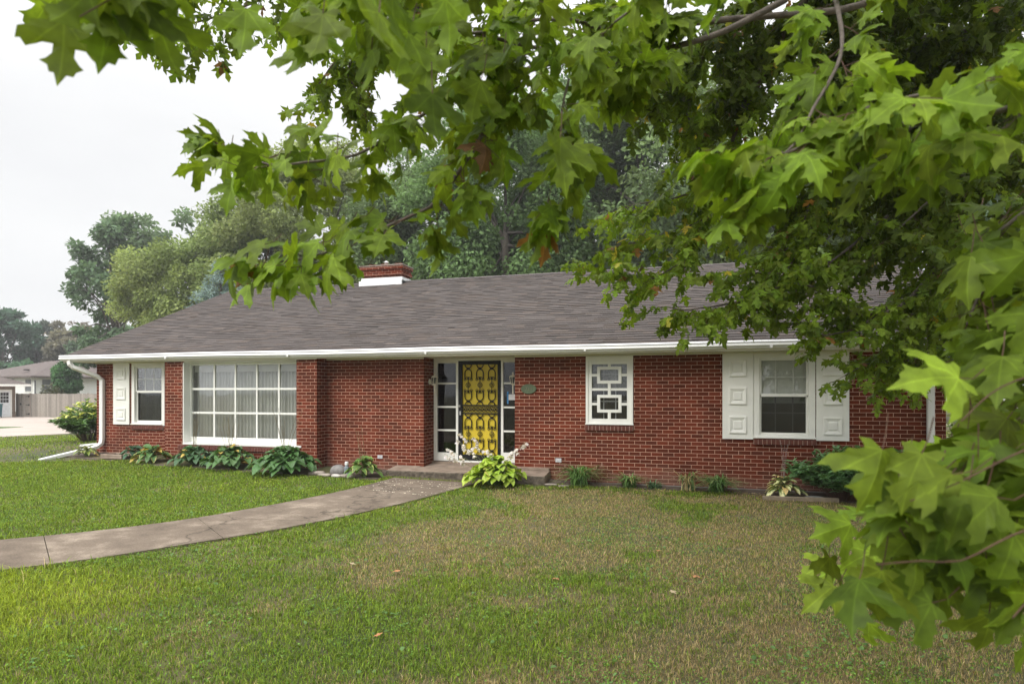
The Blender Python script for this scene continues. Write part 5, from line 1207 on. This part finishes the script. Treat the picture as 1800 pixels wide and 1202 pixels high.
for i, (px_, yt, yb, wd, d, c_, lb) in enumerate(((5, 535, 700, 110, 80, (.040, .072, .050), 'dark green tree at the far left edge of the view'), (75, 575, 700, 80, 85, (.050, .062, .052), 'dull grey green tree left of the bare twiggy tree'), (125, 565, 700, 80, 82, (.085, .080, .060), 'half dead brownish tree behind the neighbour roof'), (170, 580, 700, 90, 78, (.055, .082, .050), 'dark tree behind the small front conifer of the neighbour'), (30, 640, 710, 120, 76, (.045, .085, .050), 'low rounded tree behind the neighbour roof'), (240, 590, 700, 110, 75, (.06, .09, .05), 'tree hidden behind the left slope of the roof'))):
    tree('distant_tree', lb, *tat(px_, yt, yb, wd, d), 45, 220, .55, c_, 220 + i, .25, trunk_r=.3, group='far trees beyond the neighbour')
tree('distant_tree', 'pale twiggy half bare tree beyond the neighbour roof', *tat(118, 555, 690, 90, 88), 26, 40, .5, (.10, .085, .07), 229, .2, trunk_r=.3, group='far trees beyond the neighbour', limbs=26)
tree('young_tree', 'young cone shaped green tree in front of the white neighbour house', *tat(117, 634, 698, 36, 52), 70, 130, .26, (.045, .095, .040), 240, .3, trunk_r=.08, group=None)
tree('street_tree', 'bushy tree across the street beyond the right corner', *tat(1745, 590, 690, 150, 60), 60, 200, .40, (.08, .125, .05), 241, .25, trunk_r=.3, group='trees along the far street')
tree('street_tree', 'dark low branched tree right of the house corner', *tat(1690, 590, 690, 120, 34), 50, 260, .26, (.035, .07, .03), 242, .25, trunk_r=.14, group='trees along the far street')
tree('street_tree', 'tall tree filling the right edge of the view', *tat(1850, 250, 660, 260, 40), 70, 300, .35, (.05, .085, .04), 243, .22, trunk_r=.3, group='trees along the far street')
# blue spruce
def spruce(px, ytip, ybot, wpx, d):
    b = P(px, HY, d); gz = float(hgt(b[0], b[1])); h = CAMZ + (HY - ytip) / F * d - gz; o = thing('blue_spruce', 'silvery blue spruce behind the left end of the roof', 'tree', (b[0], b[1], gz), 0, 'trees behind the house')
    r = np.random.default_rng(77); mb = MB(); mb.tube([(0, 0, -.2), (0, 0, h)], .22, .02, 8); pos, tt, nn = [], [], []; Rb = wpx / 2 / F * d * h / ((ybot - ytip) / F * d)
    for z in np.arange(.6, h - .1, .22):
        L = Rb * (1 - z / h) + .08
        for k in range(9):
            a = r.uniform(0, 6.28); l = L * r.uniform(.75, 1.1); dv = np.array((math.cos(a), math.sin(a), r.uniform(-.25, .2))); mb.tube([(0, 0, z), tuple(np.array((0, 0, z)) + dv * l)], .02, .006, 4, False)
            for t in np.linspace(.25, 1, max(3, int(l / .10))):
                for s_ in range(5): pos.append(np.array((0, 0, z)) + dv * l * t + r.normal(0, .05, 3)); tt.append(dv * .8 + r.normal(0, .7, 3)); nn.append(r.normal(0, 1, 3) + (0, 0, .5))
    n = len(pos); c = np.array((.125, .165, .165)) * r.uniform(.6, 1.3, (n, 1)); V, T, C, U = scatter(RH * (.6, 1, 1), RF, np.array(pos), frames(np.array(tt), np.array(nn)), r.uniform(.12, .24, n), c)
    bulk('crown', V, T, M['farleaf'], C, o); mb.build('trunk', M['trunk'], o)
spruce(388, 448, 545, 95, 30)

# ------------------------------------------------------------------ neighbours on the left
def gpt(px, d): p = P(px, HY, d); return np.array((p[0], p[1], float(hgt(p[0], p[1]))))
fa, fc_ = gpt(25, 48.5), gpt(255, 46.0); fd = unit((fc_ - fa)[:2]); fl = np.linalg.norm((fc_ - fa)[:2])
def picket_run(mb, s0, s1, r):
    s = s0
    while s < s1 - .02:
        wd = .14; k = r.uniform(.75, 1.2); mb.col = (.27 * k, .245 * k, .215 * k); a = s; b = min(s + wd - .006, s1); y0 = r.uniform(0, .008)
        hh = 1.83 + r.uniform(-.015, .015); mb.box(a, b, y0 - .02, y0, .03, hh); s += wd
fe = thing('wooden_fence', 'weathered grey brown board fence with a black hinged gate', 'fence', (fa[0], fa[1], fa[2]), math.atan2(fd[1], fd[0]))
r = np.random.default_rng(3); mb = MB(); picket_run(mb, 1.6, fl, r); mb.build('boards', M['fence'], fe, cols=True)
mb = MB(); mb.col = (.28, .23, .20)
for z in (.35, 1.0, 1.6): mb.box(1.6, fl, .001, .05, z - .04, z + .04)
mb.build('rail', M['fence'], fe, cols=True)
for s in (.2, 1.52, 4.2, 6.9, 9.2):
    mb = MB(); mb.col = (.33, .28, .24); mb.box(s - .045, s + .045, -.01, .08, -.3, 1.87); mb.build('post', M['fence'], fe, cols=True)
mb = MB(); picket_run(mb, .26, 1.46, r); gt = mb.build('gate', M['fence'], fe, cols=True)
for z in (.25, .95, 1.62): mb = MB(); mb.box(1.16, 1.5, -.035, -.022, z - .02, z + .02); mb.box(1.38, 1.5, -.04, -.02, z - .06, z + .06); mb.build('hinge', M['iron'], gt)
mb = MB(); mb.box(.60, .78, -.04, -.022, .98, 1.02); mb.box(.62, .68, -.05, -.022, .94, 1.1); mb.build('latch', M['iron'], gt)
# garage
ga = gpt(27, 48.0); gdir = R(57); gar = thing('garage', 'low brown brick garage with a white nine pane door', 'garage', tuple(ga), gdir)
mb = MB(); mb.box(-9, 0, 0, 7, -.2, 2.45); mb.build('wall', M['tanbrick'], gar, uv=True)
mb = MB(); mb.add([(-9.9, -.9, 2.55), (.95, -.9, 2.55), (.95, 7.9, 2.55), (-9.9, 7.9, 2.55), (-5.5, 3.5, 4.0), (-3.4, 3.5, 4.0)], [(0, 1, 5, 4), (1, 2, 5), (2, 3, 4, 5), (3, 0, 4)]); ro = mb.build('roof', M['nroof'], gar)
mb = MB(); mb.box(-9.9, .95, -.92, -.88, 2.40, 2.56); mb.box(.93, .97, -.88, 7.9, 2.40, 2.56); mb.box(-9.9, .93, -.88, -.02, 2.42, 2.45); mb.build('fascia', M['white'], gar)
mb = MB(); mb.box(-1.10, -.20, -.05, -.003, 0, 2.15); dr_ = mb.build('door', M['white'], gar, bevel=.01)
mb = MB(); mb.box(-1.02, -.30, -.065, -.052, .06, 2.05); mb.build('leaf', plain('door_white', (.80, .82, .84), .5), dr_)
mb = MB()
for i in range(3):
    for j in range(3): mb.box(-.90 + i * .17, -.75 + i * .17, -.072, -.066, 1.15 + j * .27, 1.38 + j * .27)
mb.build('pane', M['dark'], dr_)
bi = gpt(0, 46.6); bn = thing('wheelie_bin', 'teal wheelie bin beside the garage door, cut by the left edge', 'bin', tuple(bi), gdir)
mb = MB(); mb.add([(-.42, -.28, .12), (.10, -.28, .12), (.10, .28, .12), (-.42, .28, .12), (-.46, -.32, 1.0), (.14, -.32, 1.0), (.14, .32, 1.0), (-.46, .32, 1.0)], [(3, 2, 1, 0), (0, 1, 5, 4), (1, 2, 6, 5), (2, 3, 7, 6), (3, 0, 4, 7), (4, 5, 6, 7)]); mb.build('body', M['bin'], bn)
mb = MB(); mb.box(-.50, .18, -.36, .36, 1.0, 1.08); mb.build('lid', M['bin'], bn, bevel=.03)
mb = MB()
for x in (-.40, .08): mb.tube([(x - .03, .30, .12), (x + .03, .30, .12)], .12, .12, 14)
mb.build('wheel', M['iron'], bn)
# white house: corner towards the camera
nc = gpt(62, 60.0); a1 = gpt(-70, 66); a2 = gpt(178, 66.5); e1 = unit((a1 - nc)[:2]); 
ang = math.atan2(-e1[1], -e1[0]); l1 = float(np.linalg.norm((a1 - nc)[:2])); 
nh = thing('white_house', 'white sided neighbour house with a brown hip roof behind the fence', 'house', tuple(nc), ang)
l1, l2 = 13.0, 10.5
mb = MB(); mb.box(-l1, 0, 0, l2, -.3, 3.45); mb.build('wall', M['siding'], nh)
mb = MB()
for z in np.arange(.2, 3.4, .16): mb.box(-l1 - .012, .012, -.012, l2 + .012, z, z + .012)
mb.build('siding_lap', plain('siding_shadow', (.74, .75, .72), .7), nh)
mb = MB(); hx = l1 / 2; mb.add([(-l1 - .6, -.6, 3.5), (.6, -.6, 3.5), (.6, l2 + .6, 3.5), (-l1 - .6, l2 + .6, 3.5), (-l2 / 2 - .3, l2 / 2, 5.35), (-l1 + l2 / 2, l2 / 2, 5.35)], [(0, 1, 4, 5), (1, 2, 4), (2, 3, 5, 4), (3, 0, 5)]); nr = mb.build('roof', M['nroof'], nh)
mb = MB(); mb.box(-l1 - .62, .62, -.64, -.58, 3.36, 3.51); mb.box(.58, .64, -.58, l2 + .6, 3.36, 3.51); mb.build('fascia', M['nroof'], nh)
mb = MB(); mb.tube([(-3.2, 1.2, 3.85), (-3.2, 1.0, 4.2)], .03); mb.lathe((-3.2, .85, 4.1), [(.02, 0), (.22, .05), (.32, .14), (.30, .14), (.05, .05)], 14); mb.build('satellite_dish', M['dish'], nr)
def nwin(x0, x1, z0, z1, face):
    f_ = MB(); g_ = MB(); t = .07
    def bx(m, a, b, y0, y1, c, d):
        if face == 'f': m.box(a, b, y0, y1, c, d)
        else: m.box(-y1, -y0, a, b, c, d)
    for a, b, c, d in ((x0, x1, z1 - t, z1), (x0, x1, z0, z0 + t), (x0, x0 + t, z0 + t, z1 - t), (x1 - t, x1, z0 + t, z1 - t), (x0 + t, x1 - t, (z0 + z1) / 2 - .03, (z0 + z1) / 2 + .03)): bx(f_, a, b, -.07, -.016, c, d)
    bx(g_, x0 + t, x1 - t, -.03, -.02, z0 + t, z1 - t); fo_ = f_.build('window', M['white'], nh); g_.build('pane', M['glassdark'] if False else M['dish'], fo_)
nwin(-5.3, -3.6, 2.5, 3.3, 'f'); nwin(-1.7, -.5, 1.95, 3.25, 'f'); nwin(.5, 1.9, 1.95, 3.25, 's'); nwin(8.2, 9.0, 1.95, 2.75, 's')
mb = MB(); mb.box(-.06, .06, -.06, .02, -.2, 3.1); mb.build('downspout', M['dish'], nh)
leafy_bush('hedge_shrub', 'brownish green shrub top showing above the neighbour fence', (*gpt(88, 50.5)[:2], -.3), 1.9, .8, 2.55, 90, 26, .22, .3, (.085, .095, .045), 36, 'shrub')
# ------------------------------------------------------------------ right background
cb_ = gpt(1712, 52); ut = thing('utility_cabinet', 'pale green utility cabinet beside the street past the right corner', 'utility box', tuple(cb_), .2)
mb = MB(); mb.box(-.5, .5, -.4, .4, 0, 1.05); mb.box(-.54, .54, -.44, .44, 1.05, 1.12); mb.build('body', M['cabinet'], ut, bevel=.02)
mb = MB(); mb.box(-.44, -.02, -.42, -.402, .1, .98); mb.box(.02, .44, -.42, -.402, .1, .98); mb.build('door', M['cabinet'], ut)
for px_, lb in ((1701, 'left dark green marker post by the utility cabinet'), (1706, 'right dark green marker post by the utility cabinet')):
    g_ = gpt(px_, 50); mb = MB(); mb.lathe((0, 0, 0), [(.10, -.1), (.10, .95), (.06, 1.02)], 10); o = mb.build('marker_post', M['bin']); o.location = tuple(g_); tag(o, lb, 'post', 'marker posts by the cabinet')
fh = gpt(1735, 105); fhh = thing('far_house', 'pale two storey house across the street', 'house', tuple(fh), .2)
mb = MB(); mb.box(-5, 5, 0, 8, 0, 4.6); mb.build('wall', M['siding'], fhh)
mb = MB(); mb.add([(-5.5, -.5, 4.6), (5.5, -.5, 4.6), (5.5, 8.5, 4.6), (-5.5, 8.5, 4.6), (-5.5, 4, 6.8), (5.5, 4, 6.8)], [(0, 1, 5, 4), (2, 3, 4, 5), (1, 2, 5), (3, 0, 4)]); mb.build('roof', M['nroof'], fhh)
for x in (-3, 0, 3):
    for z in (1, 3.1): mb = MB(); mb.box(x - .5, x + .5, -.03, -.003, z, z + 1.1); mb.build('window', M['dish'], fhh)

# ------------------------------------------------------------------ fallen leaves on the lawn
tv, tf = MAPLE[1]; r = np.random.default_rng(12)
for i, (px_, py_) in enumerate(((618, 997), (665, 1125), (975, 1022), (1180, 1047), (1160, 973), (1225, 1018), (1322, 870), (700, 1010))):
    g_ = G(px_, py_); az = r.uniform(0, 6.28); V, T, C, U = scatter(tv * (1, 1, .5), tf, np.zeros((1, 3)), frames(np.array([[math.cos(az), math.sin(az), .1]]), np.array([[r.normal(0, .2), r.normal(0, .2), 1]])), np.array([r.uniform(.045, .07)]), np.array([(.42, .20, .09) if i % 3 else (.42, .33, .21)]))
    o = bulk('fallen_leaf', V, T, M['dry'], C); o.location = (g_[0], g_[1], g_[2] + .035)
    tag(o, 'dry orange brown maple leaf lying on the lawn' if i % 3 else 'pale tan curled maple leaf lying on the lawn', 'leaf', 'fallen leaves on the lawn')

# ------------------------------------------------------------------ humid air
hm = bpy.data.materials.new('humid_air'); hm.use_nodes = True; hn = hm.node_tree; hn.nodes.clear()
ho = hn.nodes.new('ShaderNodeOutputMaterial'); hv = hn.nodes.new('ShaderNodeVolumePrincipled')
hv.inputs['Color'].default_value = (.96, .97, .98, 1); hv.inputs['Density'].default_value = .0012; hv.inputs['Anisotropy'].default_value = .2
hn.links.new(hv.outputs[0], ho.inputs['Volume'])
mb = MB(); mb.box(-430, 430, -310, 510, -3, 40); tag(mb.build('haze', hm), kind='stuff')
